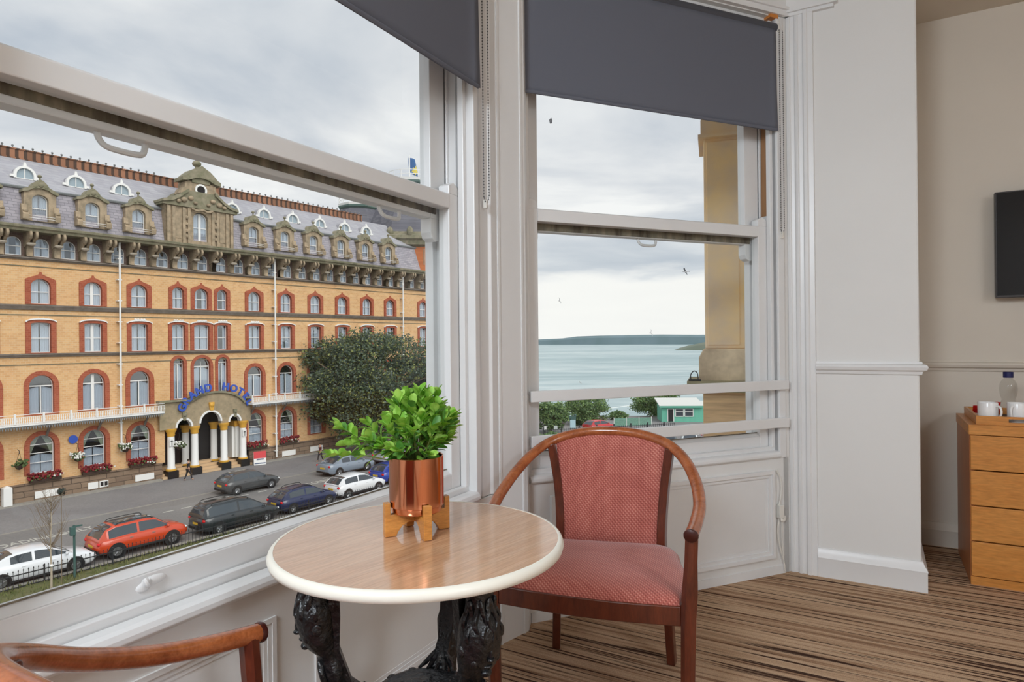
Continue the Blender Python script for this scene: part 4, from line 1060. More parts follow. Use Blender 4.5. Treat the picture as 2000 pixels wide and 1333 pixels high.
# ---- corner tower, two bell shaped domes, flag
def dome(cx, cy, rb, z0, z1, rn, name, posts=10):
    m = hb(); N = 7; pr = []
    for i in range(N*2+1):
        f = i/(N*2); pr.append((rb*(1-f)**.62*(.86+.14*(1-f))*(1-rn/rb)+rn if f < 1 else rn, z0+(z1-z0)*f))
    m.lathe(pr, (cx, cy, 0), 8, a0=PI/8); d = m.build(name, M_domeslate, hotel, smooth=25)
    m = hb(); m.lathe([(rn, z1-.5), (rn+.15, z1-.3), (rn+.55, z1-.05), (rn+.62, z1+.15), (rn+.4, z1+.2), (0, z1+.22)], (cx, cy, 0), 8, a0=PI/8); m.build('copper_rim', M_copperg, d, smooth=20)
    m = hb(); m.lathe([(rn+.55, z1+.18), (rn+.62, z1+.45), (rn+.2, z1+.5), (0, z1+.52)], (cx, cy, 0), 8, a0=PI/8); m.build('white_kerb', M_white, d, smooth=20)
    m = hb()
    for k in range(16):
        a = 2*PI*k/16; m.tube([(cx+(rn+.4)*math.cos(a), cy+(rn+.4)*math.sin(a), z1+.4), (cx+(rn+.4)*math.cos(a), cy+(rn+.4)*math.sin(a), z1+1.3)], .04, 4)
    for z in (z1+.85, z1+1.3): m.tube([(cx+(rn+.4)*math.cos(2*PI*k/16), cy+(rn+.4)*math.sin(2*PI*k/16), z) for k in range(16)], .04, 4, closed=True)
    m.build('roof_railing', M_white, d)
    return d
D1 = dome(29.1, 4.0, 5.4, 12.4, 18.75, 2.0, 'corner_dome')
D2 = dome(35.2, 20.0, 5.6, 12.0, 19.2, 2.2, 'rear_dome')
m = hb(); m.lathe([(5.2, 8.4), (5.2, 11.3)], (29.1, 4.0, 0), 8, a0=PI/8); m.build('tower_drum', M_red if False else brickmat('orange_tower_brick', rgb(196, 118, 72), rgb(180, 104, 64), rgb(170, 120, 90), 1.6), hotel, smooth=20)
m = hb(); m.lathe([(5.2, 11.2), (5.6, 11.4), (5.7, 11.8), (6.0, 12.0), (6.0, 12.3), (5.4, 12.5), (5.3, 12.8), (4.6, 12.9), (0, 13.0)], (29.1, 4.0, 0), 8, a0=PI/8)
for k in range(16):
    a = PI/8+2*PI*k/16; m.ball((29.1+5.4*math.cos(a), 4+5.4*math.sin(a), 12.75), (.35, .35, .5), 6, 5)
m.build('tower_cornice', M_mossy, hotel, smooth=30)
m = hb(); m.lathe([(8, 8.4), (7, 12.2), (0, 12.2)], (35.2, 20, 0), 8, a0=PI/8); m.build('rear_tower', M_slate, hotel, smooth=20)
for a in (-112, -97, -68, -52): 
    x, y = 29.1+4.9*math.cos(R(a)), 4.0+4.9*math.sin(R(a)); M0 = HK @ Matrix.Translation((x, y, 9.4)) @ Matrix.Rotation(R(a+90), 4, 'Z'); m = MB(M0); m.ring([(-.6, -.1), (.6, -.1), (.6, 1.6), (-.6, 1.6)], [(-.42, .08), (.42, .08), (.42, 1.42), (-.42, 1.42)], -.12, .1); m.box(-.04, .04, -.05, .05, 0, 1.5)
    tw = m.build('tower_window', M_sand, hotel, smooth=0); MB(M0).box(-.42, .42, -.02, .0, .08, 1.42).build('pane', mat('dim_pane', rgb(120, 110, 90), .15), tw, smooth=0)
m = hb(); m.tube([(29.1, 4, 19.1), (29.1, 4, 22.2)], .05, 6); pole = m.build('flagpole', M_white, hotel)
M_flag = bpy.data.materials.new('blue_flag_yellow_emblem'); M_flag.use_nodes = True
_t = NT(M_flag.node_tree); _t.n.clear(); _s = _t.new('ShaderNodeSeparateXYZ', i_0=_t.new('ShaderNodeTexCoord').outputs['Generated'])
_dx = _t.math('SUBTRACT', _s.outputs[0], .5); _dz = _t.math('SUBTRACT', _s.outputs[2], .45)
_r = _t.math('SQRT', _t.math('ADD', _t.math('MULTIPLY', _dx, _dx), _t.math('MULTIPLY', _dz, _dz)))
_th = _t.math('MULTIPLY', _t.math('ARCTAN2', _dz, _dx), 8.0)
_rr = _t.math('ADD', .17, _t.math('MULTIPLY', _t.math('SINE', _th), .05))
_c = _t.mix(_t.math('LESS_THAN', _r, _rr), rgb(52, 96, 150), rgb(214, 196, 90))
_t.new('ShaderNodeOutputMaterial', i_Surface=_t.new('ShaderNodeBsdfPrincipled', i_Base_Color=_c, i_Roughness=.8))
m = hb(); m.grid(lambda u, v: (29.15+1.5*u*(1-.25*v), 4+.22*math.sin(u*6+v*2), 20.3+1.7*v-.75*u*u*(1-.1*v)), 14, 8); fl = m.build('flag', M_flag, pole); fl.modifiers.new('solid', 'SOLIDIFY').thickness = .02

# ---- iron balconies with valance
def balcony(x0, x1):
    m = hb(); m.box(x0, x1, -1.0, WY, -3.76, -3.66); b = m.build('balcony', M_white, hotel, smooth=0)
    m = hb(); zt, zb = -3.05, -3.64; n = int((x1-x0)/.105)
    m.box(x0, x1, -1.02, -.97, zt-.03, zt); m.box(x0, x1, -1.01, -.98, zb, zb+.03); m.box(x0, x1, -1.01, -.98, zt-.17, zt-.15)
    for i in range(n+1):
        x = x0+(x1-x0)*i/n
        if i % 14 == 0: m.box(x-.05, x+.05, -1.04, -.95, zb, zt+.06)
        else: m.box(x-.020, x+.020, -1.005, -.985, zb, zt-.16)
        if i % 2 and i % 14: m.box(x-.035, x+.035, -1.003, -.987, zb+.16, zb+.26)
    m.build('railing', M_white, b, smooth=0)
    m = hb()
    for i in range(int((x1-x0)/.14)): x = x0+.07+.14*i; m.prism([(x-.06, -3.76), (x+.06, -3.76), (x+.03, -3.92), (x, -4.02), (x-.03, -3.92)], -.99, -.97, 'y')
    m.box(x0, x1, -.99, -.97, -3.82, -3.74); m.build('valance', M_lead, b, smooth=0)
    m = hb(); k = int((x1-x0)/2.95)
    for i in range(k+1):
        x = x0+.5+2.95*i
        if x < x1-.1: m.tube(spline([(x, .1, -4.6), (x, -.15, -4.3), (x, -.5, -3.95), (x, -.85, -3.78)], 4), .08, 6)
    m.build('balcony_bracket', M_course, b)
balcony(-16.4, -.25); balcony(6.55, 24.0)

# ---- entrance portico: three arches on white columns with gilt capitals
PCX = [.62, 2.37, 4.68, 6.28]
port = hotel
HP = Matrix.Scale(KX, 4) @ Matrix.Translation((0, 0, 8.66))
def hp(): return MB(HP)
m = hp(); A_ = [(.95, 2.05, -5.02, .60), (2.72, 4.33, -4.86, .82), (5.03, 5.93, -5.0, .50)]
top = [(-.25, -3.7), (-.25, -3.0), (1.45, -3.0)]+[(3.9+2.62*math.cos(a), -4.05+1.52*math.sin(a)) for a in [PI*(1-k/18) for k in range(2, 17)]]+[(6.85, -3.2), (6.85, -3.7)]
# spandrel wall as strips between the arches and the top line
def topz(x):
    for a, b in zip(top, top[1:]):
        if a[0] <= x <= b[0] and b[0] > a[0]: return a[1]+(b[1]-a[1])*(x-a[0])/(b[0]-a[0])
    return -3.0
def botz(x):
    for x0, x1, sp, r in A_:
        if x0 < x < x1:
            u = (x-(x0+x1)/2)/((x1-x0)/2); return sp+r*math.sqrt(max(0, 1-u*u))
    return -5.08
xsn = sorted(set([-.25+7.1*i/90 for i in range(91)]+[v for a in A_ for v in (a[0]+.002, a[1]-.002, a[0]-.002, a[1]+.002)]))
v = []; f = []
for x in xsn:
    for y in (-.22, .14): v += [(x, y, botz(x)), (x, y, topz(x))]
for i in range(len(xsn)-1):
    a = i*4; b = a+4; f += [(a, b, b+1, a+1), (a+2, a+3, b+3, b+2), (a, a+2, b+2, b), (a+1, b+1, b+3, a+3)]
m.add(v, f); m.build('arcade_wall', mat('portico_stone', rgb(172, 154, 126), .9, var=.4, vscale=2.5, col2=rgb(142, 130, 106)), port, smooth=0)
m = hp(); pth = [(x, z+.04) for x, z in top[2:-2]]; lo = [(3.9+(x-3.9)*.955, z-.14) for x, z in pth]
m.prism(pth+lo[::-1], -.40, -.20, 'y'); m.box(-.35, 1.6, -.45, .1, -3.08, -2.96); m.box(6.3, 6.9, -.45, .1, -3.25, -3.12); m.box(-.3, 6.9, -.36, -.2, -3.78, -3.66) if False else None
m.build('arched_pediment', M_mossy, port, smooth=0)
for x0, x1, sp, r in A_:
    m = hp(); c = (x0+x1)/2; w = (x1-x0)/2
    o = [(c+(w+.10)*math.cos(a), sp+(r+.12)*math.sin(a)) for a in [PI*k/16 for k in range(17)]]; i_ = [(c+(w-.03)*math.cos(a), sp+(r-.03)*math.sin(a)) for a in [PI*k/16 for k in range(17)]]
    m.prism(o+i_[::-1], -.29, .1, 'y'); m.build('arch_moulding', M_white, port, smooth=0)
for (x, z, r) in ((3.58, -3.55, .20), (1.5, -4.12, .16), (5.48, -4.25, .14)):
    m = hp(); m.prism([(x-r*.6, z-.40), (x+r*.6, z-.40), (x+r, z+.1), (x+r, z+.22), (x-r, z+.22), (x-r, z+.1)], -.36, -.1, 'y'); m.ball((x, -.34, z+.02), (r*.9, .12, r), 8, 6); m.build('keystone', M_gold if r == .20 else M_mossy, port, smooth=40)
def column(x, y):
    m = hp(); s = .27
    m.lathe([(.30, -8.02), (.30, -7.9), (.255, -7.82), (.25, -5.75), (.235, -5.58)], (x, y, 0), 14); c = m.build('column', M_white, port, smooth=40)
    m = hp(); m.box(x-.38, x+.38, y-.38, y+.38, -8.64, -8.12); m.build('column_base', M_black, c, smooth=0)
    m = hp(); m.lathe([(.36, -8.13), (.37, -8.02), (.31, -7.98)], (x, y, 0), 14); m.lathe([(.24, -5.62), (.29, -5.50), (.27, -5.38), (.37, -5.20), (.40, -5.10), (.40, -5.04)], (x, y, 0), 12); m.build('capital', M_gold, c, smooth=40)
    return c
for x in PCX: column(x, -.03)
for x in (2.30, 4.55): column(x, 1.25)
m = hp(); m.box(5.9, 6.6, .4, 1.9, -8.0, -5.5); m.box(5.7, 5.95, .6, 1.8, -8.0, -5.5); m.build('side_pier', M_white, port, smooth=0)
m = hp(); m.box(5.8, 6.65, .35, 2, -5.5, -5.06); m.build('pier_capital', M_gold, port, smooth=0)
m = hp()
for i in range(4): m.box(-.1, 6.9, -.30+.45*i, 6, -8.66+.17*i, -8.66+.17*(i+1))
m.build('steps', mat('warm_step_stone', rgb(206, 176, 140), .85), port, smooth=0)
m = hp(); m.box(-.2, 6.9, 2.6, 2.7, -8.6, -3.7); m.box(-.25, 6.9, .2, 2.7, -3.8, -3.7); m.box(-.25, -.15, .2, 2.7, -8.6, -3.7); m.box(6.8, 6.9, .2, 2.7, -8.6, -3.7); m.build('porch_lining', M_dark, port, smooth=0)
m = hp(); m.ring([(3.85, -7.4), (5.0, -7.4), (5.0, -5.0), (3.85, -5.0)], [(4.05, -7.3), (4.8, -7.3), (4.8, -5.2), (4.05, -5.2)], 2.4, 2.55); m.build('porch_window', M_white, port, smooth=0)
m = hp(); m.ring([(1.2, -8.1), (2.4, -8.1), (2.4, -5.4), (1.2, -5.4)], [(1.3, -8.05), (2.3, -8.05), (2.3, -5.5), (1.3, -5.5)], 2.45, 2.58); m.box(1.78, 1.82, 2.45, 2.55, -8.1, -5.4); m.build('entrance_door', mat('brown_door', rgb(92, 60, 36), .5), port, smooth=0)
m = hp(); m.box(1.35, 1.62, 1.10, 1.12, -6.6, -6.15); m.build('notice', mat('pale_notice', rgb(200, 205, 225), .7), port, smooth=0)
# pilaster plaques with a cross mark, outer columns
for x in (.55, 6.25):
    m = hp(); m.box(x-.16, x+.16, -.34, -.30, -6.3, -5.75); q = m.build('lantern_plaque', M_white, port, smooth=0)
    m = hp(); m.box(x-.02, x+.02, -.36, -.34, -6.25, -5.85); m.box(x-.09, x+.09, -.36, -.34, -5.95, -5.90); m.build('cross_mark', M_black, q, smooth=0)
# arched sign: one letter each
def text_mesh(ch, size, depth, bold=0.0):
    cu = bpy.data.curves.new('t', 'FONT'); cu.body = ch; cu.size = size; cu.extrude = depth; cu.align_x = 'CENTER'; cu.offset = bold; cu.resolution_u = 4
    o = bpy.data.objects.new('t', cu); COL.objects.link(o); dg = bpy.context.evaluated_depsgraph_get(); me = bpy.data.meshes.new_from_object(o.evaluated_get(dg)); bpy.data.objects.remove(o); return me
S = 'GRAND HOTEL'; sign = empty('arched_sign', Matrix.Identity(4), port)
for i, ch in enumerate(S):
    if ch == ' ': continue
    u = i/(len(S)-1); a = PI*(.925-.85*u)
    x = 3.98+2.50*math.cos(a); z = -4.02+1.62*math.sin(a)
    me = text_mesh(ch, .78*KX, .05, .034); me.name = 'letter'; me.materials.clear(); me.materials.append(M_blue)
    o = bpy.data.objects.new('letter', me); COL.objects.link(o); o.parent = sign
    slope = math.atan2(1.62*math.cos(a), -2.50*math.sin(a))+PI
    o.matrix_local = HP @ Matrix.Translation((x, -.36, z)) @ Matrix.Rotation(slope, 4, 'Y').inverted() @ Matrix.Rotation(PI/2, 4, 'X') @ Matrix.Scale(1/KX, 4)
# ---- drainpipes
for x, z0, z1 in ((-2.80, -3.6, 8.2), (9.15, -3.6, 8.2), (23.8, -3.6, 8.2), (-2.80, -6.2, -4.0), (9.15, -8.4, -3.7)):
    m = hb(); m.tube([(x, -.25, z0), (x, -.25, z1)], .065, 8)
    z = z0+.5
    while z < z1: m.box(x-.13, x+.13, -.27, WY, z, z+.07); z += 1.45
    m.build('drainpipe', M_white, hotel, smooth=40)
# ---- blue plaque on the wall
m = hb(); m.lathe([(0, 0), (.27, 0), (.27, .04), (0, .05)], (0, 0, 0), 24)
m.v = [HK @ (Matrix.Translation((-5.62, -.0, -5.02)) @ Matrix.Rotation(PI/2, 4, 'X') @ (HK.inverted() @ p)) for p in m.v]
m.build('blue_plaque', M_blue, hotel)

# ---- window boxes with red flowers, hanging baskets (things of their own)
M_box = mat('dark_planter', rgb(60, 44, 36), .8); M_flr = mat('red_flowers', rgb(150, 30, 40), .7, var=.5, vscale=6, col2=rgb(96, 24, 34)); M_grn = mat('planter_leaves', rgb(74, 92, 48), .7); M_wfl = mat('white_flowers', rgb(226, 226, 220), .7)
def blobs(n, lx, ly, lz, r, rnd):
    m = MB(Matrix.Scale(KX, 4))
    for _ in range(n): m.ball((rnd.uniform(-lx, lx), rnd.uniform(-ly, ly), rnd.uniform(0, lz)), tuple(r*rnd.uniform(.6, 1.3) for _ in range(3)), 5, 4)
    return m
rf_ = random.Random(5)
for b, lb in ((-7.2, 'red flower window box at the ground floor window near the left end of the plinth'), (-4.3, 'red flower window box at the ground floor window right of the blue plaque'), (-1.38, 'red flower window box at the ground floor window just left of the entrance'), (7.45, 'red flower window box at the ground floor window just right of the entrance'), (10.45, 'red flower window box beside the drainpipe right of the entrance, partly behind the tree')):
    o = tag(empty('window_box', HF @ Matrix.Translation((b*KX, -.12*KX, HZ(-7.44)))), lb, 'window box', 'window boxes along the brick front')
    MB(Matrix.Scale(KX, 4)).box(-.85, .85, -.14, .14, 0, .18).build('trough', M_box, o, smooth=0)
    m = blobs(90, .92, .2, .42, .075, rf_); m.v = [p+Vector((0, 0, .16*KX)) for p in m.v]; m.build('flowers', M_flr, o)
    m = blobs(22, .9, .24, .3, .07, rf_); m.v = [p+Vector((0, -.05, .08*KX)) for p in m.v]; m.build('leaves', M_grn, o)
    m = blobs(9, .5, .2, .25, .06, rf_); m.v = [p+Vector((.6, -.1, .12*KX)) for p in m.v]; m.build('white_flowers', M_wfl, o)
for b, z, lb in ((-8.65, -6.2, 'bare hanging basket at the far left of the brick front'), (-5.5, -6.2, 'hanging basket of pale flowers below the blue plaque'), (-2.62, -6.0, 'hanging basket of pale flowers on the wall left of the last window before the entrance'), (1.05, -6.35, 'hanging basket of pale flowers beside the left entrance column')):
    o = tag(empty('hanging_basket', HF @ Matrix.Translation((b*KX, -.42*KX, HZ(z)))), lb, 'hanging basket', 'hanging baskets on the brick front')
    s_ = MB(Matrix.Scale(KX, 4)); s_.lathe([(0, -.28), (.14, -.22), (.24, -.05), (.26, 0), (0, .02)], n=12); s_.build('basket', M_box, o)
    m = MB(Matrix.Scale(KX, 4)); m.tube([(0, .3 if b < 0 else .2, .95), (0, 0, .9), (0, 0, .72)], .02, 5); m.tube([(0, 0, .8), (.2, 0, 0)], .012, 4); m.tube([(0, 0, .8), (-.2, 0, 0)], .012, 4); m.build('hanger', M_black, o)
    if b > -8: blobs(46, .34, .3, .34, .07, rf_).build('flowers', M_wfl, o)
    m = blobs(50, .34, .3, .4, .08, rf_); m.v = [p-Vector((0, 0, .12)) for p in m.v]; m.build('leaves', M_grn, o)
# ================================================================== street below: ground, markings, cars, tree, people
def st(t, n, z=0.0): return HF @ Vector((t*KX, -n*KX, GROUND+z))
def asphalt(name, a, b, rough=.9):
    m = bpy.data.materials.new(name); m.use_nodes = True; t = NT(m.node_tree); t.n.clear(); co = t.new('ShaderNodeTexCoord').outputs['Object']
    n1 = t.new('ShaderNodeTexNoise', i_Vector=co, i_Scale=.22, i_Detail=6.0); n2 = t.new('ShaderNodeTexNoise', i_Vector=co, i_Scale=9.0, i_Detail=4.0)
    c = t.mix(.25, t.ramp(n1.outputs[0], [(.35, a), (.65, b)]), n2.outputs[0], 'OVERLAY')
    t.new('ShaderNodeOutputMaterial', i_Surface=t.new('ShaderNodeBsdfPrincipled', i_Base_Color=c, i_Roughness=rough)); return m
M_road = asphalt('grey_asphalt', rgb(134, 131, 129), rgb(120, 118, 117)); M_fore = asphalt('forecourt_asphalt', rgb(138, 136, 136), rgb(126, 124, 126))
M_line = mat('worn_white_road_paint', rgb(196, 194, 186), .8, var=.25, vscale=5); M_kerb = mat('pale_kerb', rgb(158, 154, 146), .9, var=.2, vscale=3)
M_grass = mat('rough_grass', rgb(108, 104, 70), .95, var=.5, vscale=3.0, col2=rgb(84, 92, 52)); M_earth = mat('coastal_turf', rgb(112, 122, 84), .95, var=.3, vscale=.4)
GF_ = HF @ Matrix.Translation((0, 0, GROUND)) @ Matrix.Scale(KX, 4)       # street slab frame, surveyed metres
gi = GF_.inverted()
# one ground slab reaching to the cliff edge beyond the hut
m = MB(); m.prism([(-150, -12), (-150, 160), (-40, 160), (0, 96), (60, 92.5), (130, 88), (130, -12)], GROUND-3.0, GROUND-.02)
struct(m.build('ground', M_fore, smooth=0), 'grey paved ground of the street and seafront')
m = MB(); m.box(-60, 24, -16.4, -7.05, -.02, .004); struct(m.build('road', M_road, M=GF_, smooth=0), 'asphalt road between the parked cars')
m = MB(); m.box(-60, 24, -7.12, -6.98, -.02, .03); struct(m.build('trim_9', M_kerb, M=GF_, smooth=0), 'pale kerb line along the hotel forecourt')
m = MB(); m.box(-60, -.2, -.55, -.02, -.02, .09); m.box(6.9, 40, -.55, -.02, -.02, .09); struct(m.build('trim_10', M_kerb, M=GF_, smooth=0), 'stone kerb along the foot of the plinth')
m = MB(); m.box(-60, 15, -16.8, -16.4, -.02, .10); struct(m.build('trim_11', M_kerb, M=GF_, smooth=0), 'kerb between parked cars and grass')
def verge(u, v):
    x = -60+75*u; y = -16.8-8*v; return (x, y, .09+.03*math.sin(x*3)*math.sin(y*5)+.02*math.sin(x*11+y*7))
m = MB(); m.grid(verge, 160, 10); struct(m.build('grass_verge', M_grass, M=GF_), 'rough grass strip behind the railings')
gb = MB(); rg = random.Random(9)
for _ in range(2600):
    x = rg.uniform(-18, 9); y = -16.85-rg.random()**1.5*2.2; h = rg.uniform(.08, .22); a = rg.uniform(0, PI); dx, dy = .03*math.cos(a), .03*math.sin(a); lx, ly = rg.uniform(-.08, .08), rg.uniform(-.08, .08)
    gb.add([(x-dx, y-dy, .08), (x+dx, y+dy, .08), (x+lx, y+ly, .08+h)], [(0, 1, 2)])
tag(gb.build('grass', mat('grass_blades', rgb(122, 120, 78), .9, var=.4, vscale=2, col2=rgb(92, 104, 56)), M=GF_, smooth=0), 'rough grass growing along the foot of the railings', 'grass', kind='stuff')
# painted markings
m = MB()
for t in (-9.3, -6.6, -4.05, -3.0, -1.9, -.4, .7, 2.0, 7.1, 8.3, 9.6): m.box(t-.30, t+.30, -9.62, -9.46, 0, .008)
for t in (-6.9, -1.6): m.box(t-.6, t+.6, -9.3, -9.2, 0, .008)
struct(m.build('trim_12', M_line, M=GF_, smooth=0), 'worn white dashes along the parking bays')
for t, n, sz in ((-10.45, 9.75, .95), (4.5, 10.55, .9)):
    for wd, dt in (('LOADING', -.62), ('ONLY', 1.65)):
        me = text_mesh(wd, .62 if t < 0 else .60, .004, .006); me.materials.clear(); me.materials.append(M_line)
        o = bpy.data.objects.new('road_lettering', me); COL.objects.link(o); o.matrix_local = GF_ @ Matrix.Translation((t+dt, -n, .008)) @ Matrix.Diagonal((1.0, 1.45, 1, 1))
        tag(o, ('word %s painted on the road ' % wd)+('beside the white saloon car at the lower left' if t < 0 else 'beyond the white hatchback'), 'road marking', 'loading bay words painted on the road')

# ------------------------------------------------------------------ cars
M_tyre = mat('tyre_rubber', rgb(26, 26, 27), .85); M_rim = mat('silver_rim', rgb(150, 152, 155), .3, metal=.8); M_cglass = mat('tinted_car_glass', rgb(58, 68, 76), .05, spec=1.0)
M_tail = mat('red_tail_lamp', rgb(210, 30, 36), .2); M_head = mat('clear_head_lamp', rgb(220, 224, 226), .12); M_trim = mat('black_plastic_trim', rgb(32, 32, 34), .6)
M_plateY = mat('yellow_plate', rgb(228, 190, 60), .5); M_plateW = mat('white_plate', rgb(228, 228, 222), .5); M_chrome = mat('bright_trim', rgb(205, 205, 205), .2, metal=.7)
def paint(name, c): return mat(name, c, .28, coat=.8)
# (x, z) tables from tail (0) to nose (1): shoulder line, cabin outline
STY = {
 'suv':   dict(L=4.44, W=1.85, belt=[(0, .72), (.02, .98), (.30, 1.05), (.70, 1.04), (.80, 1.02), (.95, .90), (1, .66)], cab=[(.015, 1.0), (.10, 1.44), (.20, 1.60), (.50, 1.64), (.62, 1.58), (.80, 1.03)], zb=.30, wr=.36, wx=(.195, .80)),
 'hatch': dict(L=4.30, W=1.79, belt=[(0, .66), (.015, .94), (.30, .99), (.66, .96), (.74, .95), (.93, .80), (1, .55)], cab=[(.02, .96), (.13, 1.34), (.22, 1.43), (.46, 1.47), (.58, 1.40), (.76, .96)], zb=.22, wr=.315, wx=(.19, .81)),
 'saloon':dict(L=4.75, W=1.84, belt=[(0, .62), (.012, .98), (.14, 1.0), (.40, .96), (.66, .94), (.74, .92), (.94, .76), (1, .52)], cab=[(.10, 1.0), (.26, 1.34), (.34, 1.42), (.50, 1.44), (.60, 1.37), (.78, .93)], zb=.20, wr=.325, wx=(.205, .80)),
 'mpv':   dict(L=4.80, W=1.88, belt=[(0, .70), (.012, 1.02), (.30, 1.06), (.68, 1.02), (.76, 1.0), (.94, .84), (1, .60)], cab=[(.012, 1.04), (.06, 1.52), (.12, 1.66), (.45, 1.70), (.60, 1.60), (.82, 1.0)], zb=.24, wr=.335, wx=(.19, .80)),
}
def lerp_tab(tab, x):
    for a, b in zip(tab, tab[1:]):
        if a[0] <= x <= b[0]: return a[1]+(b[1]-a[1])*(x-a[0])/max(1e-6, b[0]-a[0])
    return tab[0][1] if x < tab[0][0] else tab[-1][1]
def car(style, pm, t, n, label, roof=None, plate=M_plateY, dark_lower=False, heading=0.0, rails=False):
    S_ = STY[style]; L, W = S_['L'], S_['W']; zb = S_['zb']
    root = tag(empty('car', HF @ Matrix.Translation((t*KX, -n*KX, GROUND+.004*KX)) @ Matrix.Rotation(R(heading), 4, 'Z') @ Matrix.Scale(1.06, 4)), label, 'car')
    X = lambda f: (f-.5)*L
    m = MB(); st_ = [0, .008, .03, .08, .15, .25, .35, .45, .55, .65, .72, .78, .84, .90, .95, .98, 1.0]; v = []; K = 12
    for f in st_:
        e = min(f, 1-f); w = W/2*(1-.22*max(0, 1-e/.10)**2.2)
        zt = lerp_tab(S_['belt'], f); z0 = zb+(.16*max(0, 1-e/.06) if e < .06 else 0)
        zm = z0+(zt-z0)*.55
        half = [(0, z0), (w*.86, z0), (w*.97, z0+.10), (w, zm), (w*.965, zt-.07), (w*.90, zt-.005), (0, zt+.035)]
        ring_ = half+[(-y, z) for y, z in half[-2:0:-1]]; K = len(ring_)
        v += [(X(f), y, z) for y, z in ring_]
    f_ = [(i*K+j, i*K+(j+1) % K, (i+1)*K+(j+1) % K, (i+1)*K+j) for i in range(len(st_)-1) for j in range(K)]+[tuple(range(K)), tuple(range((len(st_)-1)*K, len(st_)*K))]
    m.add(v, f_)
    cab = S_['cab']; xs = [cab[0][0]+(cab[-1][0]-cab[0][0])*i/18 for i in range(19)]; xs = sorted(set(xs+[c[0] for c in cab])); v = []
    def cw(f): 
        zb_ = lerp_tab(S_['belt'], f)-.03; zt = max(zb_+.01, lerp_tab(cab, f)); k = min(1, (zt-zb_)/.55)
        return zb_, zt, W/2*.90, W/2*(.90-.20*k)
    for f in xs:
        zb_, zt, wb, wt = cw(f); v += [(X(f), -wb, zb_), (X(f), -wt*1.03, zb_+(zt-zb_)*.90), (X(f), -wt*.90, zt), (X(f), 0, zt+.03), (X(f), wt*.90, zt), (X(f), wt*1.03, zb_+(zt-zb_)*.90), (X(f), wb, zb_)]
    f_ = [(i*7+j, i*7+j+1, (i+1)*7+j+1, (i+1)*7+j) for i in range(len(xs)-1) for j in range(6)]+[tuple(range(7)), tuple(range((len(xs)-1)*7, len(xs)*7))]
    m.add(v, f_); body = m.build('body', pm, root, smooth=45)
    # glazing panels sit just proud of the cabin
    def side(f0, f1, lo, hi, s, name):
        g = MB(); fs = [f0+(f1-f0)*i/8 for i in range(9)]; vv = []
        for f in fs:
            zb_, zt, wb, wt = cw(f); zs = zb_+(zt-zb_)*.90; tp = zb_+.05+(hi)*(zs-zb_-.05)
            for zz in (zb_+.06, max(zb_+.07, tp)):
                k = (zz-zb_)/max(.02, zs-zb_); vv.append((X(f), s*(wb+(wt*1.03-wb)*min(1, k)+.008), zz))
        vv2 = [(x, y-s*.012, z) for x, y, z in vv]; nn = len(vv)
        ff = [(2*i, 2*i+2, 2*i+3, 2*i+1) for i in range(8)]+[(nn+2*i, nn+2*i+1, nn+2*i+3, nn+2*i+2) for i in range(8)]
        rim = [2*i for i in range(9)]+[2*i+1 for i in range(8, -1, -1)]; ff += [(a, b, nn+b, nn+a) for a, b in zip(rim, rim[1:]+rim[:1])]
        g.add(vv+vv2, ff); return g.build(name, M_cglass, root, smooth=30)
    r0 = cab[2][0]; r1 = cab[-2][0]; mid = (cab[0][0]+cab[-1][0])/2+.02
    for s in (-1, 1):
        side(cab[1][0]+.02, mid-.012, 0, .93, s, 'side_window'); side(mid+.012, cab[-1][0]-.055, 0, .93, s, 'side_window')
    def screen(fa, fb, name):
        g = MB(); vv = []
        for i in range(5):
            f = fa+(fb-fa)*i/4; zb_, zt, wb, wt = cw(f)
            d = .014; sx = .012 if fb > .5 else -.012
            for y in (-.92, -.5, 0, .5, .92): vv.append((X(f)+sx, wt*.90*y/.92*.94, zt+.030*(1-abs(y))+d))
        vv2 = [(x-(.02 if fb > .5 else -.02), y, z-.025) for x, y, z in vv]; nn = 25
        ff = [(i*5+j, i*5+j+1, i*5+j+6, i*5+j+5) for i in range(4) for j in range(4)]; ff += [tuple(nn+q for q in f[::-1]) for f in ff]
        rim = list(range(5))+[9, 14, 19, 24]+[23, 22, 21, 20]+[15, 10, 5]; ff += [(a, b, nn+b, nn+a) for a, b in zip(rim, rim[1:]+rim[:1])]
        g.add(vv+vv2, ff); return g.build(name, M_cglass, root, smooth=30)
    screen(r1+.012, cab[-1][0]-.02, 'windscreen'); screen(cab[0][0]+.012, r0-.03, 'rear_window')
    if roof:
        g = MB(); vv = []
        fr = [r0+(r1-.0-r0)*i/6 for i in range(7)]
        for f in fr:
            zb_, zt, wb, wt = cw(f)
            for y in (-1, -.5, 0, .5, 1): vv.append((X(f), wt*.88*y, zt+.03*(1-abs(y))+.012))
        g.add(vv, [(i*5+j, i*5+j+1, i*5+j+6, i*5+j+5) for i in range(6) for j in range(4)])
        q = g.build('sunroof', roof, root); q.modifiers.new('solid', 'SOLIDIFY').thickness = .015
    if rails:
        for s in (-1, 1):
            g = MB(); zt = lerp_tab(cab, .4); g.tube(spline([(X(r0), s*W*.33, lerp_tab(cab, r0)+.0), (X(r0+.06), s*W*.33, zt+.07), (X(r1-.08), s*W*.33, zt+.07), (X(r1-.02), s*W*.33, lerp_tab(cab, r1)+.0)], 4), .02, 6); g.build('roof_rail', M_trim, root)
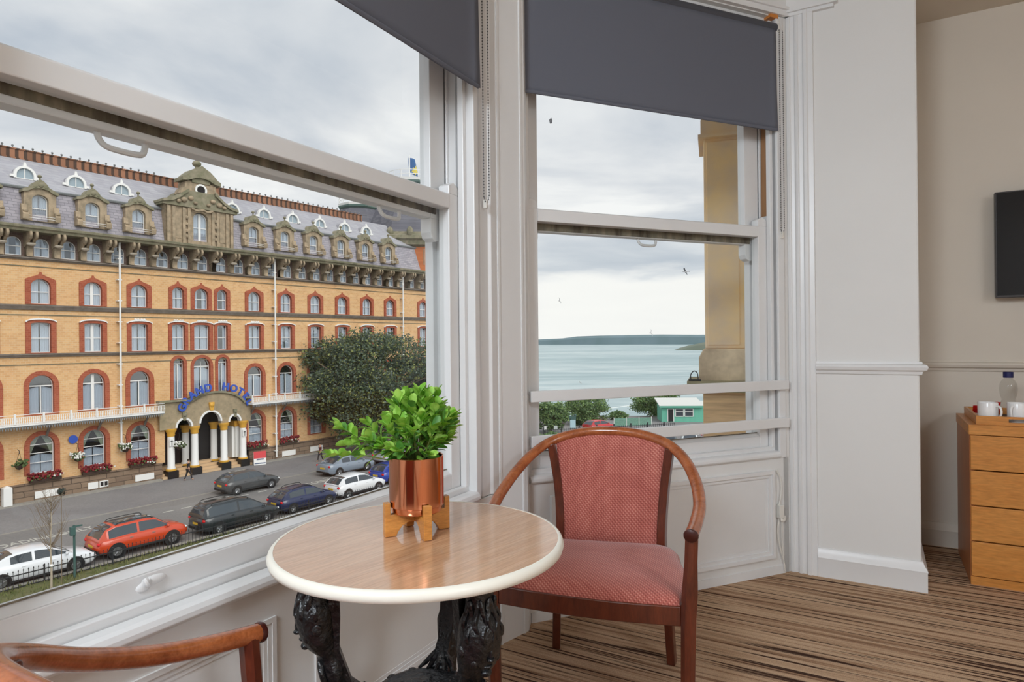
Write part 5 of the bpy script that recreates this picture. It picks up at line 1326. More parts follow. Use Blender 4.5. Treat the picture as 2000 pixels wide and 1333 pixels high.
    # wheels in dark arches
    for f in S_['wx']:
        for s in (-1, 1):
            y = s*(W/2-.10); r = S_['wr']
            g = MB(); g.tube([(X(f), y-.12*s, r), (X(f), y+.085*s, r), (X(f), y+.105*s, r)], [r, r, r*.93], 24, up=(0, 0, 1)); wl = g.build('wheel', M_tyre, root, smooth=50)
            g = MB(); g.tube([(X(f), y+.09*s, r), (X(f), y+.112*s, r)], [r*.64, r*.60], 20, up=(0, 0, 1))
            for k in range(5):
                a = 2*PI*k/5+.3; g.tube([(X(f), y+.117*s, r), (X(f)+r*.58*math.cos(a), y+.114*s, r+r*.58*math.sin(a))], .035, 5)
            g.build('rim', M_rim, wl, smooth=40)
            g = MB(); g.tube([(X(f), s*(W/2-.14), r+.01), (X(f), s*(W/2+.004), r+.01)], r*1.17, 24, up=(0, 0, 1)); g.build('wheel_arch', M_trim, root, smooth=50)
    # lamps, plate, mirrors, handles, sill trim
    zl = lerp_tab(S_['belt'], .02)
    for s in (-1, 1):
        g = MB(); g.box(X(0)-.005, X(.035), s*W*.475-.02*s*0-.09, s*W*.475+.03*0+.02 if False else s*W*.475+.0, zl-.20, zl-.02) if False else g.ball((X(.018), s*W*.405, zl-.13), (.075, .125, .085), 10, 6); g.build('tail_lamp', M_tail, root)
        g = MB(); g.ball((X(.955), s*W*.385, lerp_tab(S_['belt'], .955)-.10), (.17, .13, .075), 8, 6); g.build('head_lamp', M_head, root)
        g = MB(); fm = cab[-1][0]-.06; zz = lerp_tab(S_['belt'], fm); g.ball((X(fm), s*(W/2+.06), zz+.06), (.07, .11, .07), 8, 6); g.build('mirror', pm, root)
        g = MB(); g.box(X(.27), X(.74), s*W/2*.985-.03, s*W/2*.985+.03, zb+.02, zb+.10); g.build('sill_trim', M_trim, root, smooth=0)
        for f in (mid-.10, mid+.14):
            g = MB(); z_ = lerp_tab(S_['belt'], f)-.15; g.box(X(f), X(f)+.16, s*(W/2*.985)-.015, s*(W/2*.985)+.022, z_, z_+.03); g.build('door_handle', pm if not dark_lower else M_chrome, root)
    g = MB(); g.box(X(0)-.012, X(0)+.02, -.26, .26, .62, .74); g.build('number_plate', plate, root, smooth=0)
    g = MB(); g.box(X(1)-.03, X(1)+.012, -.26, .26, .42, .53); g.build('number_plate', M_plateW, root, smooth=0)
    g = MB(); g.box(X(1)-.06, X(1)+.006, -.5, .5, .56, .64); g.build('grille', M_trim, root, smooth=0)
    g = MB(); g.box(X(0)-.008, X(.02), -W*.40, W*.40, zb+.10, zb+.24); g.build('rear_valance', M_trim, root, smooth=0)
    return root
car('suv', paint('bright_orange_paint', rgb(200, 68, 32)), -8.15, 15.25, 'bright orange SUV with dark sunroof parked at the kerb, lower left', roof=M_cglass, dark_lower=True, rails=True)
car('saloon', paint('white_paint_saloon', rgb(232, 235, 240)), -12.5, 15.6, 'white saloon car behind the railings at the lower left corner')
car('mpv', paint('black_paint_mpv', rgb(38, 44, 48)), -3.35, 15.6, 'black people carrier with roof rails parked between orange and navy cars', rails=True)
car('hatch', paint('navy_paint', rgb(30, 40, 78)), 1.05, 15.35, 'dark navy hatchback parked in front of the black people carrier', rails=True)
car('hatch', paint('white_paint_hatch', rgb(228, 230, 234)), 5.2, 15.1, 'white hatchback parked behind the railings, beside the plant')
car('hatch', paint('dark_grey_paint', rgb(70, 72, 74)), 1.7, 8.35, 'dark grey hatchback parked in front of the hotel entrance')
car('saloon', paint('silver_blue_paint', rgb(130, 142, 156)), 9.25, 9.15, 'silver blue coupe parked in front of the tree')
car('hatch', paint('bright_blue_paint', rgb(36, 68, 160)), 9.55, 14.3, 'bright blue car partly hidden behind the copper pot')
car('hatch', paint('pale_grey_paint', rgb(170, 174, 180)), 14.2, 9.3, 'pale car under the tree, mostly hidden by the plant sprigs')

# ------------------------------------------------------------------ iron railings along the grass
M_rail = mat('black_iron_railing', rgb(40, 42, 46), .6)
rl = tag(empty('railings', GF_ @ Matrix.Translation((0, -17.0, 0))), 'low black iron railings with spear tops between the cars and the grass', 'railing')
m = MB(); m.box(-18, 12, -.02, .02, .62, .66); m.box(-18, 12, -.02, .02, .14, .17); m.build('rail', M_rail, rl, smooth=0)
for k in range(12):
    x = -17.6+2.55*k; m = MB(); m.box(x-.018, x+.018, -.018, .018, 0, .80); m.ball((x, 0, .82), .028, 6, 5); m.build('post', M_rail, rl, smooth=40)
b0_ = MB(); b0_.tube([(0, 0, .05), (0, 0, .76)], .011, 5); b0_.lathe([(.011, .76), (.024, .79), (.0, .85)], n=6); bar = b0_.build('bar', M_rail, rl)
bxs = [-15.6+.17*i for i in range(100)]
bar.location = (bxs[0], 0, 0)
for x in bxs[1:]:
    c = bar.copy(); COL.objects.link(c); c.parent = rl; c.location = (x, 0, 0)
b1_ = MB()
for i in range(50): x = bxs[-1]+.17*(i+1); b1_.tube([(x, 0, .05), (x, 0, .76)], .011, 4)
b1_.build('far_bars', M_rail, rl)['kind'] = 'stuff'

# ------------------------------------------------------------------ street furniture
o = tag(empty('sign_post', GF_ @ Matrix.Translation((-11.55, -17.35, 0))), 'green post with small box standing in the grass beside the orange car', 'post')
M_gpost = mat('green_post_paint', rgb(66, 96, 92), .6); m = MB(); m.tube([(0, 0, 0), (0, 0, 2.25)], .045, 8); m.build('post', M_gpost, o); m = MB(); m.box(-.16, .02, -.12, .06, 1.85, 2.2); m.build('box', M_gpost, o, smooth=0, bevel=.01)
m = MB(); m.box(-.06, .30, -.03, .03, 2.16, 2.22); m.build('bracket', M_gpost, o, smooth=0)
o = tag(empty('white_gatepost', GF_ @ Matrix.Translation((-9.25, -.30, 0))), 'short white post at the foot of the hotel plinth on the far left', 'post')
m = MB(); m.prism([(-.22, -.22), (.22, -.22), (.22, .22), (-.22, .22)], 0, 1.12); m.build('shaft', M_white, o, smooth=0); m = MB(); m.lathe([(.31, 1.12), (.31, 1.18), (.0, 1.30)], n=4, a0=PI/4); m.build('cap', M_white, o, smooth=0)
o = tag(empty('notice_board', GF_ @ Matrix.Translation((7.25, -.80, 0)) @ Matrix.Rotation(R(-20), 4, 'Z') @ Matrix.Scale(.85, 4)), 'red white and blue A board standing on the pavement right of the entrance', 'sign')
M_redp = mat('red_panel', rgb(206, 60, 66), .5)
m = MB(); m.prism([(-.22, 0), (-.18, 0), (.0, 1.25), (-.03, 1.25)], -.55, .55, 'x'); m.build('front_panel', M_white, o, smooth=0)
m = MB(); m.prism([(.22, 0), (.18, 0), (.0, 1.25), (.03, 1.25)], -.55, .55, 'x'); m.build('back_panel', M_white, o, smooth=0)
m = MB(); m.prism([(-.132, .62), (-.14, .62), (-.045, 1.27), (-.035, 1.27)], -.55, .55, 'x'); m.build('red_header', M_redp, o, smooth=0)
m = MB(); m.prism([(-.155, .46), (-.163, .46), (-.155, .58), (-.147, .58)], -.3, .35, 'x'); m.prism([(-.205, .10), (-.213, .10), (-.200, .20), (-.192, .20)], -.5, .5, 'x'); m.build('blue_stripe', mat('grey_blue_panel', rgb(90, 104, 130), .5), o, smooth=0)
for x in (-.22, .12):
    me = text_mesh('a', .34, .004, .004); me.materials.clear(); me.materials.append(M_white); 
    bpy.data.meshes.remove(me)

# bare sapling tied to its stake
M_bark = mat('grey_brown_bark', rgb(120, 104, 90), .9); M_twig = mat('bare_twigs', rgb(126, 110, 92), .9)
o = tag(empty('sapling', GF_ @ Matrix.Translation((-12.62, -18.1, 0))), 'thin bare young tree with a pale lower stem standing in the grass at lower left', 'tree')
m = MB(); m.tube(spline([(0, 0, 0), (.01, 0, .9), (-.01, .02, 1.8), (.02, 0, 2.8), (.0, .02, 3.9)], 4), [.045-.0022*i for i in range(17)], 6); m.build('trunk', mat('pale_stem', rgb(176, 164, 146), .8), o)
rt = random.Random(21); m = MB()
for i in range(46):
    z = rt.uniform(1.5, 3.6); a = rt.uniform(0, 2*PI); L = rt.uniform(.5, 1.5)*(1.1-(z-1.5)/3.4); p = Vector((0, 0, z)); q = p+Vector((math.cos(a)*L*.55, math.sin(a)*L*.55, L*.95)); md = p.lerp(q, .5)+Vector((math.cos(a), math.sin(a), 0))*.08
    m.tube(spline([p, md, q], 3), [.010, .009, .008, .007, .005, .004, .003], 4)
    for k in range(3): 
        b = p.lerp(q, rt.uniform(.4, .95)); m.tube([b, b+Vector((rt.uniform(-.3, .3), rt.uniform(-.3, .3), rt.uniform(.15, .4)))], [.005, .002], 3)
m.build('branches', M_twig, o)
m = MB(); m.ball((-.0, -.04, 1.02), (.075, .075, .06), 8, 6); m.build('tie', M_white, o)
o = tag(empty('lamp_head_bush', GF_ @ Matrix.Translation((-12.2, -17.9, 0))), 'dark ball of ivy on a thin stick above the bare sapling', 'plant')
m = MB(); m.tube([(0, 0, 0), (.02, 0, 3.7)], .014, 5); m.build('stick', M_twig, o)
m = MB()
for i in range(160):
    d = Vector((rt.gauss(0, 1), rt.gauss(0, 1), rt.gauss(0, 1))).normalized()*rt.uniform(.03, .17); c = Vector((.02, 0, 3.85))+Vector((d.x, d.y, d.z*1.25)); e = d.orthogonal().normalized()*.05; g_ = d.cross(e).normalized()*.04
    m.add([c-e, c-g_, c+e, c+g_], [(0, 1, 2, 3)])
m.build('ivy_leaves', mat('dark_ivy', rgb(40, 54, 50), .8), o, smooth=0)

# ------------------------------------------------------------------ trees
def foliage(m, c, rx, ry, rz, n, size, rnd, clumps=26, mi=2, cr=(.22, .42)):
    """leaf sprays gathered in clumps through an ellipsoid crown"""
    cl = []
    for _ in range(clumps):
        while True:
            d = Vector((rnd.uniform(-1, 1), rnd.uniform(-1, 1), rnd.uniform(-1, 1)))
            if .25 < d.length < 1: break
        cl.append((Vector((c[0]+d.x*rx*.80, c[1]+d.y*ry*.80, c[2]+d.z*rz*.80)), rnd.uniform(*cr)))
    for _ in range(n):
        q, s = rnd.choice(cl); d = Vector((rnd.gauss(0, 1), rnd.gauss(0, 1), rnd.gauss(0, .8))).normalized()*rnd.random()**.5*s
        p = q+Vector((d.x*rx, d.y*ry, d.z*rz)); L = size*rnd.uniform(.5, 1.2)
        a = Vector((rnd.gauss(0, 1), rnd.gauss(0, 1), rnd.gauss(0, .7))).normalized(); b = a.orthogonal().normalized(); b.rotate(Quaternion(a, rnd.uniform(0, PI)))
        m.add([p, p+a*L*.5+b*L*.32, p+a*L, p+a*L*.5-b*L*.32], [(0, 1, 2, 3)], rnd.randrange(mi) if mi > 1 else 0)
def tree(base, h, crown, label, mats, n, size, seed, group=None, clumps=26, name='tree', trunk_r=.28, cr=(.22, .42)):
    rnd = random.Random(seed); o = tag(empty(name, Matrix.Translation(base)), label, 'tree' if name == 'tree' else 'bush', group)
    cx, cy, cz, rx, ry, rz = crown
    m = MB(); m.tube(spline([(0, 0, -.1), (.05, .05, h*.25), (cx*.5, cy*.5, h*.5), (cx, cy, cz)], 4), [trunk_r*(1-.055*i) for i in range(13)], 9)
    for i in range(14):
        a = rnd.uniform(0, 2*PI); q = Vector((cx+rx*.7*math.cos(a), cy+ry*.7*math.sin(a), cz+rz*rnd.uniform(-.6, .7))); s = Vector((cx*.5, cy*.5, h*rnd.uniform(.25, .55)))
        m.tube(spline([s, s.lerp(q, .5)+Vector((0, 0, .3)), q], 4), [trunk_r*.38*(1-.09*k) for k in range(9)], 6)
    m.build('trunk', M_bark, o)
    m = MB(); foliage(m, (cx, cy, cz), rx, ry, rz, n, size, rnd, clumps, len(mats), cr); m.build('foliage', mats, o, smooth=0)
    return o
def lmat(n, c):
    m = bpy.data.materials.new(n); m.use_nodes = True; t = NT(m.node_tree); t.n.clear(); d = t.new('ShaderNodeBsdfPrincipled', i_Base_Color=c, i_Roughness=.7); d.inputs['Specular IOR Level'].default_value = .3
    t.new('ShaderNodeOutputMaterial', i_Surface=t.new('ShaderNodeMixShader', i_0=.35, i_1=d, i_2=t.new('ShaderNodeBsdfTranslucent', i_Color=c))); return m
MT = [lmat('tree_leaf_dark', rgb(92, 110, 94)), lmat('tree_leaf_mid', rgb(112, 130, 100)), lmat('tree_leaf_grey', rgb(128, 142, 128)), lmat('tree_leaf_deep', rgb(72, 88, 76)), lmat('tree_leaf_olive', rgb(160, 168, 104))]
tb = st(16.0, 4.6)
tree(tb, 9.0, (0, 0, 7.0, 10.4, 4.1, 6.8), 'large dark green street tree in front of the brick hotel', MT, 56000, .30, 4, clumps=330, trunk_r=.34, cr=(.08, .20))

# ------------------------------------------------------------------ people
M_skin = mat('skin', rgb(206, 160, 134), .6); M_hair = mat('dark_hair', rgb(48, 38, 32), .8)
def person(P, rot, label, top, legs, stride=.0, hair=M_hair):
    root = tag(empty('person', Matrix.Translation(P) @ Matrix.Rotation(R(rot), 4, 'Z')), label, 'person')
    # body: one skinned surface. x = right, y = forward
    J = {'pel': (0, 0, .93, .135, .10), 'waist': (0, .0, 1.08, .125, .095), 'chest': (0, .01, 1.28, .155, .105), 'neckb': (0, 0, 1.44, .07, .06), 'neck': (0, .01, 1.51, .052, .052), 'head': (0, .02, 1.60, .075, .088), 'crown': (0, .01, 1.70, .062, .072)}
    for s, q in (('L', -1), ('R', 1)):
        f = stride*q
        J.update({'hip'+s: (q*.09, 0, .88, .095, .095), 'knee'+s: (q*.10, f*.16+.02, .50, .058, .06), 'ank'+s: (q*.10, f*.34-.03, .09, .038, .042), 'toe'+s: (q*.11, f*.34+.11, .035, .036, .03),
                  'sho'+s: (q*.185, 0, 1.40, .058, .055), 'elb'+s: (q*.235, -f*.10-.02, 1.13, .042, .042), 'wri'+s: (q*.235, -f*.16+.08, .90, .030, .028), 'hand'+s: (q*.235, -f*.18+.11, .82, .026, .038)})
    names = list(J); E = [('pel', 'waist'), ('waist', 'chest'), ('chest', 'neckb'), ('neckb', 'neck'), ('neck', 'head'), ('head', 'crown')]
    for s in 'LR': E += [('pel', 'hip'+s), ('hip'+s, 'knee'+s), ('knee'+s, 'ank'+s), ('ank'+s, 'toe'+s), ('chest', 'sho'+s), ('sho'+s, 'elb'+s), ('elb'+s, 'wri'+s), ('wri'+s, 'hand'+s)]
    def skin(name, keep, edges, mt, parent, grow=1.0, M=None):
        k = [n for n in names if n in keep]; me = bpy.data.meshes.new(name); me.from_pydata([J[n][:3] for n in k], [(k.index(a), k.index(b)) for a, b in edges if a in keep and b in keep], []); me.materials.append(mt)
        o = bpy.data.objects.new(name, me); COL.objects.link(o); o.parent = parent
        sk = o.modifiers.new('skin', 'SKIN'); sk.use_smooth_shade = True
        for i, n in enumerate(k):
            d = me.skin_vertices[0].data[i]; d.radius = (J[n][3]*grow, J[n][4]*grow); d.use_root = (n == k[0])
        o.modifiers.new('sub', 'SUBSURF').levels = 1; o.modifiers['sub'].render_levels = 1; return o
    b = skin('body', set(names), E, M_skin, root)
    skin('top', {'pel', 'waist', 'chest', 'neckb', 'shoL', 'shoR', 'elbL', 'elbR'}, E, top, root, 1.14)
    skin('trousers', {'pel', 'hipL', 'hipR', 'kneeL', 'kneeR', 'ankL', 'ankR'}, E, legs, root, 1.15)
    m = MB(); m.ball((0, .0, 1.675), (.085, .10, .088), 10, 8); m.build('hair', hair, root)
    m = MB(); m.ball((0, .125, 1.60), (.014, .022, .022), 6, 5)
    for q in (-1, 1): m.ball((q*.03, .105, 1.632), (.012, .008, .008), 6, 4)
    m.build('face_features', M_skin, root)
    return root
M_cl = {k: mat('cloth_'+k, c, .85) for k, c in dict(blue=rgb(150, 170, 200), grey=rgb(120, 120, 124), dark=rgb(44, 42, 46), maroon=rgb(96, 56, 58), beige=rgb(190, 178, 160)).items()}
p = st(3.55, -1.75, .51*KX); person(p, 53+180, 'person in a pale blue shirt standing on the steps between the entrance columns', M_cl['blue'], M_cl['grey'])
p = st(.95, 1.9, .0); person(p, 53-90, 'person in dark clothes walking past the left entrance columns', M_cl['dark'], M_cl['dark'], .8)
p = st(10.8, 3.9, .0); person(p, 53+90, 'person in a maroon top and dark trousers walking behind the silver blue coupe', M_cl['maroon'], M_cl['dark'], .7)
p = st(8.5, 15.35, .0); person(p, 53-90, 'person in dark clothes beside the bright blue car at the copper pot', M_cl['dark'], M_cl['maroon'], .3, mat('grey_hair', rgb(196, 190, 184), .8))
# ================================================================== the sea side, through the right-hand window
def seamat():
    m = bpy.data.materials.new('grey_green_sea'); m.use_nodes = True; t = NT(m.node_tree); t.n.clear(); co = t.new('ShaderNodeTexCoord').outputs['Object']
    mp = t.new('ShaderNodeMapping', i_Vector=co, i_Scale=(.010, .028, 1), i_Rotation=(0, 0, R(12))).outputs[0]
    n1 = t.new('ShaderNodeTexNoise', i_Vector=mp, i_Scale=1.0, i_Detail=8.0, i_Roughness=.62)
    n2 = t.new('ShaderNodeTexNoise', i_Vector=t.new('ShaderNodeMapping', i_Vector=co, i_Scale=(.0016, .0042, 1)).outputs[0], i_Scale=1.0, i_Detail=4.0)
    c = t.ramp(t.math('ADD', t.math('MULTIPLY', n1.outputs[0], .55), t.math('MULTIPLY', n2.outputs[0], .45)), [(.36, rgb(138, 162, 166)), (.5, rgb(164, 183, 186)), (.62, rgb(196, 207, 207))])
    b = t.new('ShaderNodeBsdfPrincipled', i_Base_Color=c, i_Roughness=.45); b.inputs['Specular IOR Level'].default_value = .25
    t.put(b, 'Normal', t.new('ShaderNodeBump', i_Strength=.4, i_Distance=1.0, i_Height=n1.outputs[0]).outputs[0])
    t.new('ShaderNodeOutputMaterial', i_Surface=b); return m
SEA = -45.0
m = MB(); m.add([(-3000, 60, SEA), (3000, 60, SEA), (45000, 60000, SEA), (-25000, 60000, SEA)], [(0, 1, 2, 3)]); struct(m.build('sea', seamat(), smooth=0), 'grey green sea')
# surf lines near the beach
M_foam = mat('white_surf', rgb(226, 230, 228), .8)
m = MB(); rs = random.Random(2)
for d, w in ((330, 4.0), (372, 2.2), (430, 3.0), (520, 2.0)):
    pts = [(x, d+.25*(x-60)+7*math.sin(x*.06+d)+3*math.sin(x*.17)) for x in range(0, 240, 6)]
    m.prism([(x, y) for x, y in pts]+[(x, y+w*(.5+.5*abs(math.sin(x*.09)))) for x, y in pts[::-1]], SEA, SEA+.25)
struct(m.build('trim_13', M_foam, smooth=0), 'thin lines of surf')
m = MB(); m.prism([(60, -46.0), (96, GROUND-3), (96, GROUND-.3), (300, SEA+1.0), (330, SEA-.2), (330, -47)][2:] and [(88, GROUND-.4), (140, -26), (250, SEA+2.0), (318, SEA-.4), (318, SEA-3), (88, SEA-3)], -40, 300, 'x')
struct(m.build('cliff', mat('grassy_cliff', rgb(104, 116, 80), .95, var=.3, vscale=.1)), 'grassy cliff falling to the beach')
# far headlands
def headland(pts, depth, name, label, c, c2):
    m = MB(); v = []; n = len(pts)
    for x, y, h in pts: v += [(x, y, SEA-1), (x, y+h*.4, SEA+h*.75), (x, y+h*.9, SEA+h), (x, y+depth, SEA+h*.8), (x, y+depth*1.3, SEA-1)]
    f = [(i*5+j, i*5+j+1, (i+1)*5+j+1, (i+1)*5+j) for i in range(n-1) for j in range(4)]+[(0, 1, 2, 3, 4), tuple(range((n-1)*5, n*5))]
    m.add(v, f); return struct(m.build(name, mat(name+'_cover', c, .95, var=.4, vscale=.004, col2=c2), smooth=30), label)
P_ = [(100, 7600, 52), (260, 7400, 60), (420, 7200, 66), (560, 7000, 70), (700, 6800, 88), (900, 6500, 92), (1150, 6200, 93), (1400, 5900, 92), (1650, 5600, 84), (1900, 5300, 82), (2600, 4900, 86)]
headland(P_, 1500, 'headland', 'long blue grey headland on the horizon', rgb(126, 146, 154), rgb(114, 136, 140))  # distance haze is put into this muted blue grey colour
headland([(715, 2700, 1), (735, 2690, 12), (765, 2670, 24), (820, 2620, 38), (900, 2560, 54), (1100, 2500, 62)], 110, 'near_headland', 'nearer grassy headland at the right', rgb(112, 128, 116), rgb(128, 130, 116))

# trees and bushes along the cliff top
MG = [lmat('cliff_leaf_green', rgb(122, 152, 98)), lmat('cliff_leaf_light', rgb(150, 176, 112)), lmat('cliff_leaf_dark', rgb(94, 122, 84)), lmat('cliff_leaf_dull', rgb(130, 154, 116))]
def cliff_tree(X, Y, rx, rz, zc, label, n, seed, name='tree', base=None):
    b = (X, Y, GROUND-.02 if base is None else base); tree(b, zc*.9, (0, 0, zc, rx, rx*.85, rz), label, MG, int(n*1.6), .30, seed, 'trees along the cliff top', clumps=110, cr=(.12, .28), name=name, trunk_r=.16)
cliff_tree(4.6, 78, 2.6, 2.1, 2.2, 'tree at the left edge of the sea window, behind the small signs', 5200, 31)
cliff_tree(10.0, 86, 3.9, 2.6, 1.8, 'broad green tree on the cliff top left of the gap with breaking waves', 7000, 32)
cliff_tree(21.6, 95.6, 4.6, 2.5, 4.3, 'rounded tree on the cliff top behind the turquoise hut', 7000, 33, base=GROUND-2.4)
cliff_tree(14.9, 90.5, 1.5, .8, .55, 'low bush left of the rounded tree by the hut', 1800, 34, 'bush')
cliff_tree(4.2, 70, 1.6, .8, .5, 'pale low bush in the lower left corner of the sea window', 2000, 35, 'bush')

# turquoise hut with white roof
M_turq = mat('turquoise_boards', rgb(112, 192, 168), .7, var=.12, vscale=3, stretch=(1, 1, .1)); M_roofw = mat('pale_felt_roof', rgb(214, 216, 212), .8)
hut = tag(empty('seaside_hut', Matrix.Translation((20.35, 87.4, GROUND-.02)) @ Matrix.Rotation(R(-4), 4, 'Z')), 'turquoise wooden seaside hut with pale sloping roof near the cliff edge', 'hut')
MB().box(0, 6.2, 0, 4, 0, 2.2).build('wall', M_turq, hut, smooth=0); MB().box(5.6, 9.5, .4, 3.6, 0, 1.95).build('wing_wall', M_turq, hut, smooth=0)
m = MB(); m.prism([(-.35, 2.15), (-.35, 2.28), (4.3, 2.95), (4.3, 2.82)], -.35, 5.6, 'x'); m.build('roof', M_roofw, hut, smooth=0)
m = MB(); m.prism([(0, 1.95), (0, 2.05), (3.8, 2.5), (3.8, 2.4)], 5.6, 9.7, 'x'); m.build('wing_roof', M_roofw, hut, smooth=0)
MB().box(-.30, 5.55, -.36, -.30, 1.98, 2.24).build('fascia', mat('turquoise_fascia', rgb(96, 172, 150), .7), hut, smooth=0)
m = MB(); m.ring([(.75, .1), (1.65, .1), (1.65, 1.85), (.75, 1.85)], [(.85, .1), (1.55, .1), (1.55, 1.75), (.85, 1.75)], -.06, .02); d_ = m.build('door', M_white, hut, smooth=0); MB().box(.85, 1.55, -.02, .01, .1, 1.75).build('leaf', M_trim, d_, smooth=0)
for x0, x1, z0, z1 in ((1.8, 2.95, .75, 1.85), (3.05, 4.25, .75, 1.85)):
    m = MB(); m.ring([(x0, z0), (x1, z0), (x1, z1), (x0, z1)], [(x0+.09, z0+.09), (x1-.09, z0+.09), (x1-.09, z1-.09), (x0+.09, z1-.09)], -.06, .02); m.box(x0, x1, -.05, .0, z1-.42, z1-.34)
    wd = m.build('window', M_white, hut, smooth=0); MB().box(x0+.05, x1-.05, -.02, .01, z0+.05, z1-.05).build('pane', M_cglass, wd, smooth=0)
m = MB(); m.ring([(6.6, .75), (7.5, .75), (7.5, 1.35), (6.6, 1.35)], [(6.72, .87), (7.38, .87), (7.38, 1.23), (6.72, 1.23)], .33, .42); wd = m.build('window', M_white, hut, smooth=0); MB().box(6.7, 7.4, .37, .41, .85, 1.25).build('pane', M_cglass, wd, smooth=0)
# fence along the edge
fn_ = tag(empty('cliff_fence', Matrix.Translation((3.4, 73.2, GROUND-.02)) @ Matrix.Rotation(R(16), 4, 'Z')), 'dark park railings along the cliff top between the trees and the hut', 'fence')
m = MB(); m.box(0, 17, -.02, .02, 1.0, 1.06); m.box(0, 17, -.02, .02, .12, .17); m.build('rail', M_rail, fn_, smooth=0)
for i in range(68): m = MB(); x = .12+.25*i; m.box(x-.02, x+.02, -.02, .02, 0, 1.15); m.build('bar', M_rail, fn_, smooth=0)
for i in range(8): m = MB(); x = 2.2*i+.1; m.box(x-.06, x+.06, -.06, .06, 0, 1.35); m.build('post', M_rail, fn_, smooth=0)
nt = tag(empty('green_netting_fence', Matrix.Translation((13.2, 83.6, GROUND-.02)) @ Matrix.Rotation(R(8), 4, 'Z')), 'low green netting screen left of the turquoise hut', 'fence')
MB().box(0, 5.2, -.02, .02, .05, 1.05).build('net', mat('green_netting', rgb(120, 164, 146), .8, var=.3, vscale=5), nt, smooth=0)
for i in range(4): MB().box(1.7*i-.03, 1.7*i+.03, -.06, -.02, 0, 1.15).build('post', M_white, nt, smooth=0)
# information boards on posts
def board(X, Y, w, z0, z1, label, c, extra=False):
    o = tag(empty('information_board', Matrix.Translation((X, Y, GROUND-.02))), label, 'sign')
    m = MB(); m.box(-w*.5, -w*.5+.07, -.03, .03, 0, z1+.15); m.build('post', M_rail, o, smooth=0); m = MB(); m.box(-w*.5, w*.5, -.07, -.03, z0, z1); m.build('panel', c, o, smooth=0)
    if extra: m = MB(); m.box(-w*.5-.10, w*.5+.06, -.03, .03, z1+.02, z1+.42); m.ball((w*.45, 0, z1+.52), (.16, .1, .1), 6, 4); m.build('header', M_gpost, o, smooth=0)
    return o
M_sgn = mat('pale_blue_sign', rgb(176, 204, 214), .5)
board(6.75, 72, .62, 1.45, 2.35, 'tall pale blue information board on a dark post by the cliff railings', M_sgn, True)
board(4.95, 74, .42, 1.0, 1.45, 'small pale sign left of the tall information board', mat('pale_sign', rgb(200, 206, 206), .6))
board(3.75, 74, .26, .95, 1.4, 'tiny white sign near the left edge of the sea window', M_white)
# cars near the seafront: body colour picks them out
def seafront_car(style, c, X, Y, rot, label):
    o = car(style, paint('paint_%d_%d' % (int(X*10), int(Y*10)), c), 0, 0, label); o.matrix_local = Matrix.Translation((X, Y, GROUND-.015)) @ Matrix.Rotation(R(rot), 4, 'Z'); return o
seafront_car('hatch', rgb(176, 66, 60), 8.9, 66, 2, 'pale red car parked on the seafront just above the armchair back')
seafront_car('hatch', rgb(190, 40, 44), 10.6, 79.2, 40, 'small red car at the railings below the broad tree')
seafront_car('hatch', rgb(60, 66, 78), 16.6, 68.6, 76, 'dark car seen below the lower safety bar')
seafront_car('hatch', rgb(206, 212, 214), 18.75, 68.0, 76, 'pale silver car seen below the lower safety bar')
seafront_car('hatch', rgb(214, 92, 98), 20.9, 67.4, 76, 'pinkish red car below the lower safety bar, beside the stone pilaster')
# ------------------------------------------------------------------ stone pilaster of our own building, just outside
PFm = Matrix.Translation((1.248, 4.176, 0)) @ Matrix.Rotation(R(-17.5), 4, 'Z')
pil = tag(empty('stone_pilaster', PFm), 'tall golden sandstone pilaster on a ledge just outside the sea window', 'pilaster')
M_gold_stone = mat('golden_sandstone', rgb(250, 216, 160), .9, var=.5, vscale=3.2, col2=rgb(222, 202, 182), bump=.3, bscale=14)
M_brn_stone = mat('banded_brown_sandstone', rgb(236, 200, 152), .9, var=.5, vscale=5, col2=rgb(190, 158, 124), stretch=(.6, .6, 7))
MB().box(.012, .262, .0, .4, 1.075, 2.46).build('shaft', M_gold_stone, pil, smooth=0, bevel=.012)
MB().box(.030, .225, -.010, .02, 1.10, 2.42).build('sunk_face', M_gold_stone, pil, smooth=0, bevel=.004)
m = MB(); m.prism([(-.028, .86), (.30, .86), (.30, 1.02), (.275, 1.075), (.0, 1.075), (-.028, 1.02)], -.04, .4, 'y'); m.build('base_block', mat('grey_brown_sandstone', rgb(246, 224, 190), .9, var=.35, vscale=4, col2=rgb(164, 144, 122)), pil, smooth=0, bevel=.008)
m = MB(); m.box(-.004, .29, -.03, .4, 2.46, 2.56); m.box(-.02, .29, -.05, .4, 2.44, 2.462); m.box(0, .28, 0, .4, 2.56, 2.84); m.build('capital', M_gold_stone, pil, smooth=0)
m = MB(); m.prism([(-.10, .838), (.34, .838), (.34, .872), (-.10, .872)], -.14, .4, 'y'); m.prism([(-.05, .80), (.34, .80), (.34, .838), (-.09, .838)], -.10, .4, 'y'); m.build('ledge', mat('lichened_ledge_stone', rgb(172, 162, 126), .9, var=.4, vscale=8, col2=rgb(132, 128, 100)), pil, smooth=0)
MB().box(-.004, .34, -.01, .4, GROUND, .80).build('lower_pier', M_brn_stone, pil, smooth=0)
m = MB(); m.tube(spline([(-.075, -.11, .872), (-.078, -.11, .91), (-.06, -.11, .935), (-.038, -.11, .925), (-.030, -.11, .874)], 4), .0032, 6); m.tube([(-.09, -.11, .878), (-.015, -.11, .878)], .007, 6); m.build('iron_hook', M_rail, pil)
MB().box(.262, .8, .06, .4, GROUND, 2.84).build('return_wall', mat('dark_brown_stone', rgb(132, 104, 84), .9, var=.3, vscale=4), pil, smooth=0)

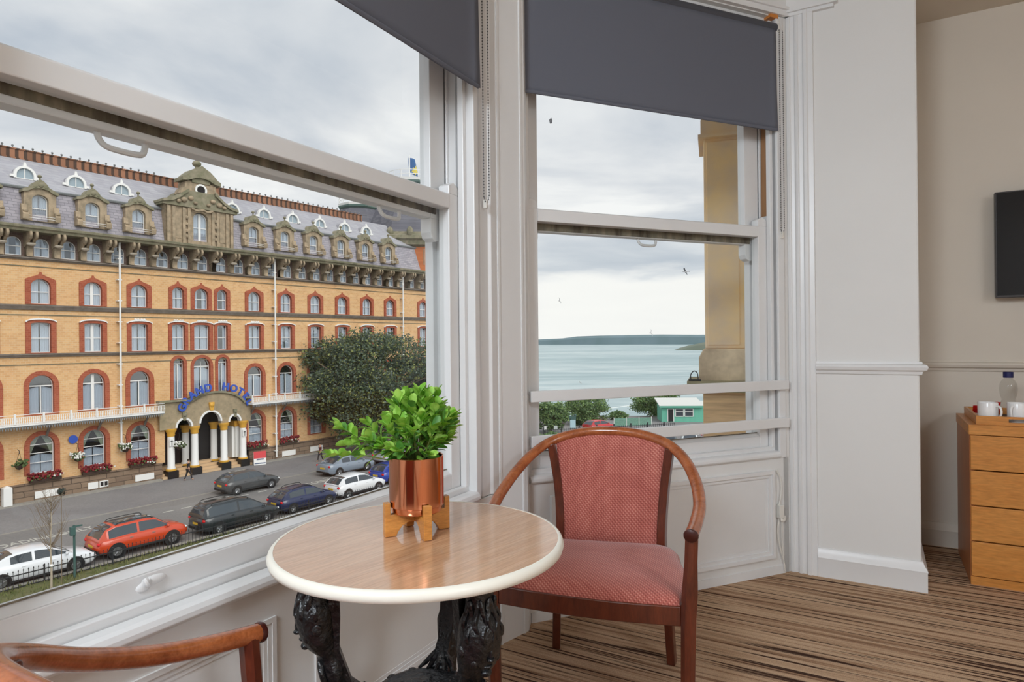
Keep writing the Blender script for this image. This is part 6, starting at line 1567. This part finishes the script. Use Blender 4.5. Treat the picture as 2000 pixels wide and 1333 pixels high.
# ------------------------------------------------------------------ gulls
M_gull = mat('grey_gull', rgb(120, 126, 132), .8); M_gullw = mat('white_gull', rgb(224, 226, 228), .8)
def gull(x, y, Yd, span, label, rot, flap, mt):
    u = (x-1000)/F; v = (666.5-y)/F; P = Vector((u*cr+v*sr, 1, -u*sr+v*cr))*Yd+Vector((0, 0, EYE))
    o = tag(empty('gull', Matrix.Translation(P) @ Matrix.Rotation(R(rot), 4, 'Z') @ Matrix.Rotation(R(flap[1]), 4, 'Y')), label, 'bird', 'gulls over the sea')
    k = span/1.2; m = MB(Matrix.Scale(k, 4)); m.tube(spline([(0, -.26, 0), (0, -.12, .0), (0, .08, .01), (0, .22, .03), (0, .30, .025)], 4), [.01, .03, .045, .055, .062, .07, .07, .07, .065, .06, .055, .05, .05, .045, .03, .02, .006], 8, flat=.9)
    m.ball((0, .25, .035), (.042, .055, .042), 8, 6); m.tube([(0, .29, .03), (0, .345, .02)], [.014, .004], 5); m.add([(-.02, -.2, 0), (.02, -.2, 0), (.07, -.38, .0), (-.07, -.38, 0), (0, -.2, .015)], [(0, 1, 2, 3), (0, 4, 1), (1, 4, 2), (4, 0, 3), (2, 4, 3)])
    m.build('body', M_gullw, o)
    for s in (-1, 1):
        m = MB(Matrix.Scale(k, 4)); f = flap[0]
        m.grid(lambda a, b: (s*(.03+.57*a), .10-.10*a*a+.06*math.sin(a*3)-(.17-.13*a*a)*b, .03+f*(math.sin(a*2.2)*.16-.10*a*a)+.012*(1-b)), 8, 3)
        w_ = m.build('wing', mt, o); w_.modifiers.new('solid', 'SOLIDIFY').thickness = .012
    return o
gull(1339, 531, 38, .75, 'gull gliding over the sea near the stone pilaster', 60, (1.0, 28), M_gull)
gull(1092, 588, 60, .6, 'small gull low over the sea at the left of the sea window', 20, (2.0, 70), M_gull)
gull(1270, 651, 70, .9, 'small gull just above the far headland', 15, (2.4, 75), M_gullw)
gull(1133, 748, 60, .5, 'white gull low over the water above the upper safety bar', 30, (1.2, 40), M_gullw)
